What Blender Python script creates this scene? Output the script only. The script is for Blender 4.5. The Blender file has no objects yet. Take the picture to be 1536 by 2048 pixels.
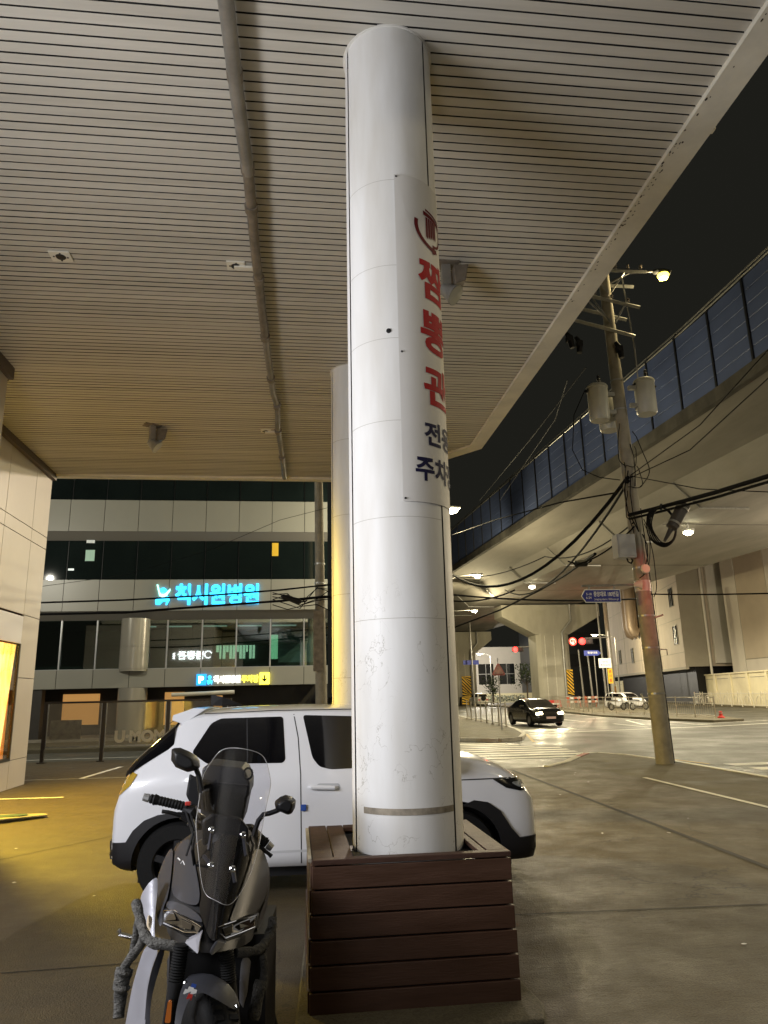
import bpy, bmesh, math, random
from math import sin, cos, tan, atan, pi, radians, sqrt
from mathutils import Vector, Matrix
from mathutils.bvhtree import BVHTree
random.seed(7)
S = bpy.context.scene
COL = S.collection

# ------------------------------------------------------------------ camera
F, CAMH = 1460.0, 1.65                      # focal length in photo pixels, eye height in metres
PITCH, ROLL, PSI = atan(366 / F), radians(1.26), radians(7)

def ray(u, v):
    du, dv = (u - 768) / F, (v - 1024) / F
    cr, sr = cos(ROLL), sin(ROLL)
    xr, yr = du * cr - dv * sr, -du * sr - dv * cr
    Y, Z = cos(PITCH) - yr * sin(PITCH), sin(PITCH) + yr * cos(PITCH)
    return Vector((xr * cos(PSI) + Y * sin(PSI), -xr * sin(PSI) + Y * cos(PSI), Z))

def onY(u, v, d):                           # point of the vertical plane y = d seen at a pixel of the photo
    r = ray(u, v)
    return Vector((r.x * d / r.y, d, CAMH + r.z * d / r.y))

def onZ(u, v, h):
    r = ray(u, v); t = (h - CAMH) / r.z
    return Vector((r.x * t, r.y * t, h))

cam = bpy.data.cameras.new('camera')
cam.sensor_fit = 'VERTICAL'; cam.sensor_height = 36.0; cam.lens = 36.0 * F / 2048
cam.clip_end = 3000; cam.clip_start = 0.05
camo = bpy.data.objects.new('camera', cam); COL.objects.link(camo)
fw = ray(768, 1024); rt = (ray(868, 1024) - fw).normalized(); up = (ray(768, 924) - fw).normalized(); fw.normalize()
M = Matrix((rt, up, -fw)).transposed().to_4x4(); M.translation = Vector((0, 0, CAMH))
camo.matrix_world = M
S.camera = camo

# ------------------------------------------------------------------ mesh builder
class MB:
    def __init__(s): s.v = []; s.f = []; s.mi = []; s.m = 0
    def add(s, vs, fs, m=None):
        o = len(s.v); s.v += [Vector(p) for p in vs]
        for f in fs: s.f.append([o + i for i in f]); s.mi.append(s.m if m is None else m)
        return s
    def box(s, x0, x1, y0, y1, z0, z1, m=None):
        return s.add([(x0,y0,z0),(x1,y0,z0),(x1,y1,z0),(x0,y1,z0),(x0,y0,z1),(x1,y0,z1),(x1,y1,z1),(x0,y1,z1)],
                     [(0,3,2,1),(4,5,6,7),(0,1,5,4),(1,2,6,5),(2,3,7,6),(3,0,4,7)], m)
    def obox(s, c, size, rot=None, m=None):
        a, b, d = [k / 2 for k in size]; R = rot or Matrix.Identity(3); c = Vector(c)
        P = [(-a,-b,-d),(a,-b,-d),(a,b,-d),(-a,b,-d),(-a,-b,d),(a,-b,d),(a,b,d),(-a,b,d)]
        return s.add([c + R @ Vector(p) for p in P], [(0,3,2,1),(4,5,6,7),(0,1,5,4),(1,2,6,5),(2,3,7,6),(3,0,4,7)], m)
    def prism(s, poly, vec, m=None):         # a 3-D polygon pushed along vec
        n = len(poly); vec = Vector(vec); P = [Vector(p) for p in poly]
        return s.add(P + [p + vec for p in P], [list(range(n))[::-1], list(range(n, 2*n))] + [(i, (i+1) % n, n + (i+1) % n, n + i) for i in range(n)], m)
    def loft(s, rings, closed=True, cap=True, m=None):
        n = len(rings[0]); vs = [p for r in rings for p in r]; fs = []
        for k in range(len(rings) - 1):
            for i in range(n if closed else n - 1):
                j = (i + 1) % n
                fs.append((k*n+i, k*n+j, (k+1)*n+j, (k+1)*n+i))
        if cap and closed: fs += [list(range(n))[::-1], [len(vs)-n+i for i in range(n)]]
        return s.add(vs, fs, m)
    def tube(s, pts, r, n=8, m=None, cap=True):
        pts = [Vector(p) for p in pts]; rr = r if isinstance(r, (list, tuple)) else [r] * len(pts)
        rings = []; prev = None
        for i, p in enumerate(pts):
            d = (pts[min(i+1, len(pts)-1)] - pts[max(i-1, 0)]).normalized()
            if prev is None:
                a = Vector((0,0,1)) if abs(d.z) < .9 else Vector((1,0,0)); a = (a - d * a.dot(d)).normalized()
            else:
                a = prev - d * prev.dot(d); a = a.normalized() if a.length > 1e-6 else d.orthogonal().normalized()
            prev = a; b = d.cross(a)
            rings.append([p + (a * cos(2*pi*k/n) + b * sin(2*pi*k/n)) * rr[i] for k in range(n)])
        return s.loft(rings, True, cap, m)
    def lathe(s, prof, c, axis=(0,0,1), n=24, m=None, cap=False):   # profile (radius, along axis)
        ax = Vector(axis).normalized(); a = ax.orthogonal().normalized(); b = ax.cross(a); c = Vector(c)
        return s.loft([[c + ax * h + (a * cos(2*pi*k/n) + b * sin(2*pi*k/n)) * r for k in range(n)] for r, h in prof], True, cap, m)
    def xf(s, M):
        s.v = [M @ v for v in s.v]; return s
    def build(s, name, mats, parent=None, smooth=False, bevel=0, local=False, label=None, **kw):
        me = bpy.data.meshes.new(name)
        vs = s.v
        if parent is not None and not local:
            r = parent
            while r.parent: r = r.parent
            I = r.matrix_basis.inverted(); vs = [I @ v for v in vs]
        me.from_pydata([tuple(v) for v in vs], [], s.f)
        mats = mats if isinstance(mats, (list, tuple)) else [mats]
        for m in mats: me.materials.append(m)
        for p, i in zip(me.polygons, s.mi): p.material_index = i
        bm = bmesh.new(); bm.from_mesh(me); bmesh.ops.remove_doubles(bm, verts=bm.verts, dist=1e-5)
        if kw.get('normals', True): bmesh.ops.recalc_face_normals(bm, faces=bm.faces)
        if smooth:
            for f in bm.faces: f.smooth = True
            for e in bm.edges:
                if len(e.link_faces) == 2 and e.calc_face_angle(0) > radians(kw.get('angle', 40)): e.smooth = False
        bm.to_mesh(me); bm.free()
        o = bpy.data.objects.new(name, me); COL.objects.link(o)
        if parent is not None: o.parent = parent
        if bevel:
            b = o.modifiers.new('bevel', 'BEVEL'); b.width = bevel; b.segments = 2; b.limit_method = 'ANGLE'; b.angle_limit = radians(35)
        if label: o['label'] = label
        return o

def tag(o, label, cat, group=None):
    o['label'] = label; o['category'] = cat
    if group: o['group'] = group
    return o

def thing(name, label, cat, loc=(0,0,0), rz=0, group=None):
    o = bpy.data.objects.new(name, None); COL.objects.link(o); o.empty_display_size = .2
    o.location = loc; o.rotation_euler = (0, 0, rz)
    o.matrix_basis = Matrix.Translation(Vector(loc)) @ Matrix.Rotation(rz, 4, 'Z')
    return tag(o, label, cat, group)

def struct(o):
    o['kind'] = 'structure'; return o

def dup(root, loc, rz=0, label=None, scale=None):
    r = root.copy(); COL.objects.link(r); r.location = loc; r.rotation_euler = (0, 0, rz)
    if scale: r.scale = scale
    if label: r['label'] = label
    for ch in list(root.children):
        c = ch.copy(); COL.objects.link(c); c.parent = r
        for g in list(ch.children):
            d = g.copy(); COL.objects.link(d); d.parent = c
    return r

# ------------------------------------------------------------------ materials
def mat(name, col, rough=.5, metal=0.0, var=0.0, vscale=3.0, bump=0.0, bscale=40.0, col2=None, spec=.5, coat=0.0, stretch=None, rvar=0.0, detail=6):
    m = bpy.data.materials.new(name); m.use_nodes = True
    nt = m.node_tree; N = nt.nodes; L = nt.links; b = N['Principled BSDF']
    b.inputs['Base Color'].default_value = (*col, 1); b.inputs['Roughness'].default_value = rough
    b.inputs['Metallic'].default_value = metal; b.inputs['Specular IOR Level'].default_value = spec
    b.inputs['Coat Weight'].default_value = coat; b.inputs['Coat Roughness'].default_value = .04
    tc = N.new('ShaderNodeTexCoord'); src = tc.outputs['Object']
    if stretch:
        mp = N.new('ShaderNodeMapping'); mp.inputs['Scale'].default_value = stretch; L.new(src, mp.inputs[0]); src = mp.outputs[0]
    if var or rvar:
        n = N.new('ShaderNodeTexNoise'); n.inputs['Scale'].default_value = vscale; n.inputs['Detail'].default_value = detail
        n.inputs['Roughness'].default_value = .62; L.new(src, n.inputs['Vector'])
        if var:
            rp = N.new('ShaderNodeValToRGB'); rp.color_ramp.elements[0].position = .32; rp.color_ramp.elements[1].position = .68
            c2 = col2 or tuple(k * (1 - var) for k in col)
            rp.color_ramp.elements[0].color = (*c2, 1); rp.color_ramp.elements[1].color = (*col, 1)
            L.new(n.outputs['Fac'], rp.inputs[0]); L.new(rp.outputs[0], b.inputs['Base Color'])
        if rvar:
            mr = N.new('ShaderNodeMapRange'); mr.inputs[1].default_value = .3; mr.inputs[2].default_value = .7
            mr.inputs[3].default_value = max(.02, rough - rvar); mr.inputs[4].default_value = rough + rvar
            L.new(n.outputs['Fac'], mr.inputs[0]); L.new(mr.outputs[0], b.inputs['Roughness'])
    if bump:
        n2 = N.new('ShaderNodeTexNoise'); n2.inputs['Scale'].default_value = bscale; n2.inputs['Detail'].default_value = 4
        L.new(src, n2.inputs['Vector'])
        bp = N.new('ShaderNodeBump'); bp.inputs['Strength'].default_value = bump; bp.inputs['Distance'].default_value = .02
        L.new(n2.outputs['Fac'], bp.inputs['Height']); L.new(bp.outputs[0], b.inputs['Normal'])
    return m

def glow(name, col, strength):
    m = bpy.data.materials.new(name); m.use_nodes = True; b = m.node_tree.nodes['Principled BSDF']
    b.inputs['Base Color'].default_value = (*[min(.8, k) for k in col], 1)
    b.inputs['Emission Color'].default_value = (*col, 1); b.inputs['Emission Strength'].default_value = strength
    return m

def clear(name, tint=(1,1,1), refl=.06, rough=.02, fres=True, edge=.6):
    m = bpy.data.materials.new(name); m.use_nodes = True; nt = m.node_tree; N = nt.nodes; L = nt.links
    N.remove(N['Principled BSDF']); out = N['Material Output']
    t = N.new('ShaderNodeBsdfTransparent'); t.inputs[0].default_value = (*tint, 1)
    g = N.new('ShaderNodeBsdfGlossy'); g.inputs['Roughness'].default_value = rough; g.inputs[0].default_value = (1,1,1,1)
    mx = N.new('ShaderNodeMixShader')
    if fres:
        lw = N.new('ShaderNodeLayerWeight'); lw.inputs[0].default_value = .25
        mr = N.new('ShaderNodeMapRange'); mr.inputs[3].default_value = refl; mr.inputs[4].default_value = min(1, refl + edge)
        L.new(lw.outputs['Facing'], mr.inputs[0]); L.new(mr.outputs[0], mx.inputs[0])
    else: mx.inputs[0].default_value = refl
    L.new(t.outputs[0], mx.inputs[1]); L.new(g.outputs[0], mx.inputs[2]); L.new(mx.outputs[0], out.inputs[0])
    return m

# ------------------------------------------------------------------ lettering
def text_mesh(body, size=1.0, bold=0.0, align='CENTER', spacing=1.0, shear=0.0):
    c = bpy.data.curves.new('lettering', 'FONT'); c.body = body; c.size = size; c.offset = bold
    c.align_x = align; c.align_y = 'CENTER'; c.space_character = spacing; c.shear = shear; c.resolution_u = 4
    o = bpy.data.objects.new('lettering', c); COL.objects.link(o)
    dg = bpy.context.evaluated_depsgraph_get(); dg.update()
    me = bpy.data.meshes.new_from_object(o.evaluated_get(dg))
    vs = [Vector((v.co.x, v.co.y, 0)) for v in me.vertices]; fs = [list(p.vertices) for p in me.polygons]
    bpy.data.objects.remove(o); bpy.data.curves.remove(c); bpy.data.meshes.remove(me)
    return vs, fs

def text_mb(body, size, origin, right, upv, depth=.01, bold=0.0, fit=None, m=None, mb=None, align='CENTER', spacing=1.0):
    """solid lettering on the plane through origin spanned by right/upv; fit = (width, height)"""
    vs, fs = text_mesh(body, size, bold, align, spacing)
    mb = mb or MB(); right = Vector(right).normalized(); upv = Vector(upv).normalized(); nrm = right.cross(upv)
    xs = [v.x for v in vs]; ys = [v.y for v in vs]
    if fit:
        cx, cy = (min(xs)+max(xs))/2, (min(ys)+max(ys))/2; sx = fit[0]/(max(xs)-min(xs)); sy = fit[1]/(max(ys)-min(ys))
        vs = [Vector(((v.x-cx)*sx, (v.y-cy)*sy, 0)) for v in vs]
    bm = bmesh.new(); bv = [bm.verts.new(v) for v in vs]
    for f in fs:
        try: bm.faces.new([bv[i] for i in f])
        except ValueError: pass
    bmesh.ops.remove_doubles(bm, verts=bm.verts, dist=1e-6)
    if depth:
        r = bmesh.ops.extrude_face_region(bm, geom=bm.faces[:])
        for e in r['geom']:
            if isinstance(e, bmesh.types.BMVert): e.co.z += depth
    bm.verts.index_update()
    mb.add([Vector(origin) + right*v.co.x + upv*v.co.y + nrm*v.co.z for v in bm.verts], [[v.index for v in f.verts] for f in bm.faces], m)
    bm.free(); return mb

# a polygon cut fine enough to follow a curved surface: outline in 2-D, mapped by fn(a, b, lift)
def patch(poly, fn, step=.05, lift=.004, thick=.0, m=None, mb=None, holes=()):
    bm = bmesh.new(); f0 = bm.faces.new([bm.verts.new((p[0], p[1], 0)) for p in poly]); f0.normal_update()
    bmesh.ops.triangulate(bm, faces=bm.faces[:])
    xs = [p[0] for p in poly]; ys = [p[1] for p in poly]
    for ax, lo, hi in ((0, min(xs), max(xs)), (1, min(ys), max(ys))):
        k = int(math.floor(lo/step)) + 1
        while k * step < hi:
            co = [0,0,0]; no = [0,0,0]; co[ax] = k*step; no[ax] = 1
            bmesh.ops.bisect_plane(bm, geom=bm.verts[:]+bm.edges[:]+bm.faces[:], plane_co=co, plane_no=no, dist=1e-5); k += 1
    bm.verts.index_update(); mb = mb or MB()
    top = [fn(v.co.x, v.co.y, lift) for v in bm.verts]; fs = [[v.index for v in f.verts] for f in bm.faces]
    if thick:
        n = len(top); bot = [fn(v.co.x, v.co.y, lift - thick) for v in bm.verts]
        side = [(e.verts[0].index, e.verts[1].index, n+e.verts[1].index, n+e.verts[0].index) for e in bm.edges if len(e.link_faces) == 1]
        mb.add(top + bot, fs + [[n+i for i in f][::-1] for f in fs] + side, m)
    else: mb.add(top, fs, m)
    bm.free(); return mb

def rnd_poly(poly, r=.03, n=4):             # round the corners of a 2-D outline
    out = []; N_ = len(poly)
    for i in range(N_):
        a, b, c = Vector(poly[i-1]), Vector(poly[i]), Vector(poly[(i+1) % N_])
        u1 = (a-b); u2 = (c-b); k = min(r, u1.length*.45, u2.length*.45); p = b + u1.normalized()*k; q = b + u2.normalized()*k
        for t in range(n+1):
            s_ = t/n; out.append(tuple(p*(1-s_)**2 + b*2*s_*(1-s_) + q*s_**2))
    return out

def lerp_table(tab, x):
    if x <= tab[0][0]: return tab[0][1]
    for (a, b), (c, d) in zip(tab, tab[1:]):
        if x <= c: return b + (d-b)*(x-a)/(c-a)
    return tab[-1][1]

def lamp(name, loc, col, power, kind='POINT', size=.12, aim=None, cone=None, blend=.6):
    l = bpy.data.lights.new(name, kind); l.color = col; l.energy = power
    if kind == 'AREA': l.shape = 'RECTANGLE'; l.size, l.size_y = size
    else: l.shadow_soft_size = size
    if kind == 'SPOT': l.spot_size = cone; l.spot_blend = blend
    o = bpy.data.objects.new(name, l); COL.objects.link(o); o.location = loc
    if aim is not None: o.rotation_euler = (Vector(aim) - Vector(loc)).to_track_quat('-Z', 'Y').to_euler()
    return o

# palette
m_white = mat('white_enamel', (.78,.77,.74), .38, var=.12, vscale=1.2, bump=.03, bscale=9)
m_black = mat('black_plastic', (.010,.010,.011), .45, spec=.3)
m_dark = mat('dark_metal', (.03,.03,.032), .4, .6)
m_steel = mat('galvanised_steel', (.42,.42,.41), .42, .7, var=.3, vscale=8)
m_conc = mat('pole_concrete', (.33,.30,.24), .8, var=.35, vscale=3, bump=.2, bscale=30)
m_rubber = mat('tyre_rubber', (.009,.009,.009), .75, bump=.1, bscale=60, spec=.2)
m_cable = mat('cable_black', (.006,.006,.007), .8, spec=.15)
m_red = mat('red_paint', (.5,.03,.02), .5)
m_bwhite = mat('white_paint', (.75,.75,.73), .5)
m_lampglow = glow('lamp_lens_warm', (1.0, .93, .62), 60)
m_sodium = glow('lamp_lens_sodium', (1.0, .80, .10), 5)
m_redglow = glow('signal_red', (1.0, .015, .012), 14)
# ================================================================== ground, roads and markings
def ground_mat(name, c1, c2, rough, rvar, bump, s1=.35, s2=3.2, stain=None, bscale=85, lo=.40, hi=.62):
    m = bpy.data.materials.new(name); m.use_nodes = True; nt = m.node_tree; N = nt.nodes; L = nt.links; b = N['Principled BSDF']
    tc = N.new('ShaderNodeTexCoord')
    def noise(sc, det=7, rg=.6, st=None):
        n = N.new('ShaderNodeTexNoise'); n.inputs['Scale'].default_value = sc; n.inputs['Detail'].default_value = det; n.inputs['Roughness'].default_value = rg
        if st:
            mp = N.new('ShaderNodeMapping'); mp.inputs['Scale'].default_value = st; L.new(tc.outputs['Object'], mp.inputs[0]); L.new(mp.outputs[0], n.inputs['Vector'])
        else: L.new(tc.outputs['Object'], n.inputs['Vector'])
        return n
    a, d = noise(s1), noise(s2, 8, .7, (1, 1.6, 1))
    ad = N.new('ShaderNodeMath'); ad.operation = 'ADD'; L.new(a.outputs['Fac'], ad.inputs[0])
    mu = N.new('ShaderNodeMath'); mu.operation = 'MULTIPLY'; mu.inputs[1].default_value = .8; L.new(d.outputs['Fac'], mu.inputs[0]); L.new(mu.outputs[0], ad.inputs[1])
    sc = N.new('ShaderNodeMath'); sc.operation = 'DIVIDE'; sc.inputs[1].default_value = 1.8; L.new(ad.outputs[0], sc.inputs[0])
    rp = N.new('ShaderNodeValToRGB'); e = rp.color_ramp.elements; e[0].position = lo; e[1].position = hi; e[0].color = (*c2, 1); e[1].color = (*c1, 1)
    L.new(sc.outputs[0], rp.inputs[0])
    fine = noise(bscale, 3)
    mxc = N.new('ShaderNodeMix'); mxc.data_type = 'RGBA'; mxc.blend_type = 'MULTIPLY'; mxc.inputs[0].default_value = .55
    fr = N.new('ShaderNodeValToRGB'); fr.color_ramp.elements[0].color = (.25,.25,.25,1); fr.color_ramp.elements[0].position=.35; fr.color_ramp.elements[1].position = .6
    L.new(fine.outputs['Fac'], fr.inputs[0]); L.new(rp.outputs[0], mxc.inputs['A']); L.new(fr.outputs[0], mxc.inputs['B'])
    cv = N.new('ShaderNodeMix'); cv.data_type = 'RGBA'; cv.blend_type = 'LINEAR_LIGHT'; cv.inputs[0].default_value = .6
    wb = noise(.9, 6, .65); L.new(tc.outputs['Object'], cv.inputs['A']); L.new(wb.outputs['Color'], cv.inputs['B'])
    vo = N.new('ShaderNodeTexVoronoi'); vo.feature = 'DISTANCE_TO_EDGE'; vo.inputs['Scale'].default_value = .42; L.new(cv.outputs['Result'], vo.inputs['Vector'])
    cr = N.new('ShaderNodeMapRange'); cr.inputs[1].default_value = .0; cr.inputs[2].default_value = .006; cr.inputs[3].default_value = .75; cr.inputs[4].default_value = 0; L.new(vo.outputs['Distance'], cr.inputs[0])
    cm = N.new('ShaderNodeMapRange'); cm.inputs[1].default_value = .50; cm.inputs[2].default_value = .56; L.new(a.outputs['Fac'], cm.inputs[0])
    cx2 = N.new('ShaderNodeMath'); cx2.operation = 'MULTIPLY'; L.new(cr.outputs[0], cx2.inputs[0]); L.new(cm.outputs[0], cx2.inputs[1])
    ck = N.new('ShaderNodeMix'); ck.data_type = 'RGBA'; L.new(cx2.outputs[0], ck.inputs[0]); L.new(mxc.outputs['Result'], ck.inputs['A']); ck.inputs['B'].default_value = (.012,.010,.008,1)
    L.new(ck.outputs['Result'], b.inputs['Base Color'])
    w = noise(s2 * .55, 6, .65)
    mr = N.new('ShaderNodeMapRange'); mr.inputs[1].default_value = .34; mr.inputs[2].default_value = .62; mr.inputs[3].default_value = max(.06, rough - rvar); mr.inputs[4].default_value = min(1, rough + rvar)
    L.new(w.outputs['Fac'], mr.inputs[0]); L.new(mr.outputs[0], b.inputs['Roughness'])
    rip = noise(9, 5, .6, (1, 2.2, 1))
    hm = N.new('ShaderNodeMath'); hm.operation = 'ADD'; L.new(fine.outputs['Fac'], hm.inputs[0]); L.new(rip.outputs['Fac'], hm.inputs[1])
    bp = N.new('ShaderNodeBump'); bp.inputs['Strength'].default_value = bump; bp.inputs['Distance'].default_value = .02
    L.new(hm.outputs[0], bp.inputs['Height']); L.new(bp.outputs[0], b.inputs['Normal'])
    return m

m_fore = ground_mat('forecourt_concrete', (.120,.090,.043), (.070,.053,.026), .60, .09, .5, lo=.35, hi=.68)
m_asph = ground_mat('road_asphalt', (.115,.11,.088), (.075,.072,.058), .5, .14, .3, s1=.12, s2=.8)
m_walk = ground_mat('sidewalk_concrete', (.18,.155,.092), (.10,.087,.052), .70, .10, .55, s1=.5, lo=.36, hi=.68)
m_kerb = mat('kerb_stone', (.66,.63,.55), .7, var=.35, vscale=4)
m_paint = mat('road_paint', (.85,.84,.76), .55, var=.25, vscale=5, bump=.2)
m_ypaint = mat('yellow_road_paint', (.55,.38,.08), .6, var=.4, vscale=5)
m_joint = mat('joint_dark', (.012,.010,.008), .7)

def sheet(name, poly, z, m, thick=.0):
    mb = MB()
    if thick: mb.prism([(x, y, z - thick) for x, y in poly], (0, 0, thick))
    else: mb.add([(x, y, z) for x, y in poly], [list(range(len(poly)))])
    return struct(mb.build(name, m))

sheet('ground', [(-700,-300),(700,-300),(700,1200),(-700,1200)], -.13, m_asph)
fore = [(-30,-14),(6.55,-14),(6.55,15.6),(5.75,16.9),(4.6,16.7),(3.2,18.2),(1.0,22.9),(-30,22.9)]
sheet('forecourt', fore, 0, m_fore, .13)
walk = [(6.553,-14),(8.72,-14),(8.78,17.2),(8.55,19.3),(8.15,20.05),(7.75,19.9),(6.5,17.75),(5.78,16.93),(6.553,15.6)]
sheet('sidewalk', walk, -.004, m_walk, .126)
sheet('left_island', [(-40,29.4),(4,28.6),(6.3,28.6),(7.5,27.6),(8.4,28.2),(9.3,30.6),(10.15,34.6),(10.95,40),(12.3,58),(13.5,80),(13.5,140),(-40,140)], -.002, m_walk, .128)
sheet('median_island', [(21.9,37.7),(23.9,38.2),(25.2,42),(26,50),(31.5,62),(33,80),(33,150),(27,150),(25,82),(22.3,60),(20.9,50),(21.1,43)], -.002, m_walk, .128)
sheet('far_pavement', [(36.3,-40),(60,-40),(80,150),(43.5,150)], -.002, m_walk, .128)
k = MB()
for a, b in zip(walk[1:6], walk[2:7]):
    a, b = Vector((*a, 0)), Vector((*b, 0)); d = (b - a).normalized(); n = Vector((d.y, -d.x, 0))
    k.prism([a + Vector((0,0,-.128)), b + Vector((0,0,-.128)), b + n*.17 + Vector((0,0,-.128)), a + n*.17 + Vector((0,0,-.128))], (0,0,.134))
struct(k.build('kerb', m_kerb))
k = MB(); rk = MB()
for (a, b, c) in (((7.9,19.95),(7.3,19.05),1),((7.3,19.05),(6.6,17.9),0),((6.6,17.9),(5.75,16.88),0)):
    a, b = Vector((*a, -.12)), Vector((*b, -.12)); d = (b - a).normalized(); n = Vector((d.y, -d.x, 0))
    (rk if c else k).prism([a, b, b + n*.16, a + n*.16], (0,0,.132))
struct(k.build('corner_kerb', m_kerb)); struct(rk.build('red_kerb', mat('red_kerb_paint', (.42,.10,.07), .6, var=.4, vscale=6)))
isl = [(6.3,28.6),(7.5,27.6),(8.4,28.2),(9.3,30.6),(10.15,34.6),(10.95,40),(12.3,58)]
k = MB()
for a, b in zip(isl, isl[1:]):
    a, b = Vector((*a, -.127)), Vector((*b, -.127)); d = (b - a).normalized(); n = Vector((d.y, -d.x, 0))
    k.prism([a, b, b + n*.16, a + n*.16], (0,0,.133))
struct(k.build('island_kerb', m_kerb))
k = MB()                                     # painted markings, each a thin sheet just over the asphalt
ZR = -.122
def line(mb, a, b, w, z=ZR):
    a, b = Vector((*a, z)), Vector((*b, z)); d = (b - a).normalized(); n = Vector((-d.y, d.x, 0)) * w / 2
    mb.add([a - n, b - n, b + n, a + n], [(0,1,2,3)])
for i in range(8): line(k, (2.6 + .1*i, 20.9 + i*.88), (8.35 + .06*i if i < 5 else 8.2 - (i-4)*.25, 20.75 + i*.84), .42)
for i in range(9): line(k, (10.2, 17.15 - i*1.0), (15.2, 17.35 - i*1.0), .5)
line(k, (10.2, 32.4), (20.2, 34.2), .35)
line(k, (20.2, 34.2), (23.9, 35.6), .25)
for x0, s in ((13.3, 1), (16.9, 1)):
    for yy in (35, 43, 52, 62, 73): line(k, (x0, yy), (x0 + .25, yy + 4.5), .16)
line(k, (20.2, 35), (21.3, 60), .16); line(k, (10.45, 34), (11.6, 52), .14)
for i in range(5): line(k, (22.6 + i*2.4, 30.0), (24.3 + i*2.4, 33.5), .3)
line(k, (17.9, 37.5), (19.7, 43.5), .18); line(k, (20.0, 36.5), (30, 40.2), .15)
line(k, (-12, 25.6), (-2.5, 25.6), .13); line(k, (-12, 24.0), (-1.5, 24.0), .13)
struct(k.build('road_markings', m_paint))
k = MB(); line(k, (9.1, 18.2), (9.02, -10), .12); line(k, (9.6,19.5),(9.9,17.5),.12); line(k, (8.6,26.9),(10.0,32.3),.12)
struct(k.build('yellow_markings', m_ypaint))
k = MB()
line(k, (-9, 14.75), (-4.1, 14.45), .1, .004); line(k, (-4.7, 17.75), (-4.45, 20.5), .11, .004); line(k, (-12, 18.05), (-1.5, 17.6), .04, .004)
line(k, (6.68, 14.2), (6.5, 3), .1, .006); line(k, (8.84, 17.2), (8.80, -8), .15, .011)
struct(k.build('bay_markings', m_paint))
k = MB(); line(k, (4.7, 16.4), (4.3, 3), .075, .004); struct(k.build('drain_channel', m_joint))
k = MB(); line(k, (1.3, 6.02), (4.45, 5.84), .018, .004); line(k, (-3.9, 8.1), (-2.0, 10.6), .015, .004)
line(k, (-4.5, 5.3), (-1.0, 5.45), .012, .004)
struct(k.build('slab_joints', m_joint))

# ================================================================== canopy
CZ = 6.75
m_slat = mat('soffit_slat', (.57,.54,.465), .42, var=.20, vscale=1.0, rvar=.06, detail=4, stretch=(.22,5.5,1))
m_gap = mat('soffit_gap', (.012,.011,.010), .8)
m_cream = mat('cream_trim', (.76,.72,.60), .5, var=.2, vscale=2, bump=.05, bscale=20)
m_chip = mat('peeled_patch', (.05,.04,.03), .8)
can = thing('canopy', 'wide canopy with white slatted soffit over the forecourt', 'canopy', (0, 6, CZ))
mb = MB(); pitch = .108; yy = -6.0
while yy < 16.8:
    x1 = 3.45 + (yy + 6) * .18/20.3 if yy < 14.3 else 3.63 - (yy - 14.3) * .737
    t = random.gauss(0, .0011); a, b = yy + .004, min(yy + pitch - .004, 16.85)
    mb.add([(-13,a,CZ+.032),(x1,a,CZ+.032),(-13,a+.004,CZ-t),(x1,a+.004,CZ-t),(-13,b-.004,CZ+t),(x1,b-.004,CZ+t),(-13,b,CZ+.032),(x1,b,CZ+.032)],
           [(2,3,5,4)], 0); mb.add(mb.v[-8:], [(0,1,3,2),(4,5,7,6)], 1)
    yy += pitch
mb.add([(-13,-6,CZ+.0321),(3.5,-6,CZ+.0321),(3.66,14.3,CZ+.0321),(1.8,16.86,CZ+.0321),(-13,16.86,CZ+.0321)], [(0,1,2,3,4)], 1)
mb.build('soffit', [m_slat, m_gap], can, normals=False)
inner = [(3.45,-6),(3.63,14.3),(1.75,16.85),(-13,16.85)]; outer = [(3.74,-6),(3.90,14.42),(1.88,17.06),(-13,17.06)]
mb = MB(); mb.prism([(x,y,CZ-.05) for x, y in inner] + [(x,y,CZ-.05) for x, y in outer[::-1]], (0,0,.09))
for q in range(70):                          # peeled specks of paint along the edge
    y0 = random.choice([random.uniform(3.6, 8.5), random.uniform(5.5, 7.2)]); x0 = 3.45 + (y0+6)*.18/20.3 + random.uniform(.012,.07); r = random.uniform(.004,.012)
    mb.add([(x0+r*cos(a)*random.uniform(.6,1.3), y0+1.8*r*sin(a)*random.uniform(.6,1.3), CZ-.0525) for a in [i*pi/3 for i in range(6)]], [(0,1,2,3,4,5)], 1)
mb.build('edge_trim', [m_cream, m_chip], can, bevel=0)
mb = MB(); o2 = [(x-.03, y-.03) for x, y in outer]; o3 = [(x-.12, y-.12) for x, y in outer]
mb.prism([(x,y,CZ+.04) for x, y in o3] + [(x,y,CZ+.04) for x, y in o2[::-1]], (0,0,.85)); mb.build('fascia', m_cream, can)
mb = MB(); mb.box(3.757, 3.86, -6, 5.6, CZ+.032, CZ+.12); mb.box(3.757,3.875,5.35,5.42,CZ-.02,CZ+.125); mb.box(3.757,3.875,4.3,4.42,CZ-.01,CZ+.13); mb.build('gutter', m_cream, can, bevel=.01)
mb = MB(); mb.prism([(x,y,CZ+.86) for x, y in o3] + [(-13,-6,CZ+.86)], (0,0,.05)); mb.build('roof', m_dark, can)

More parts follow.
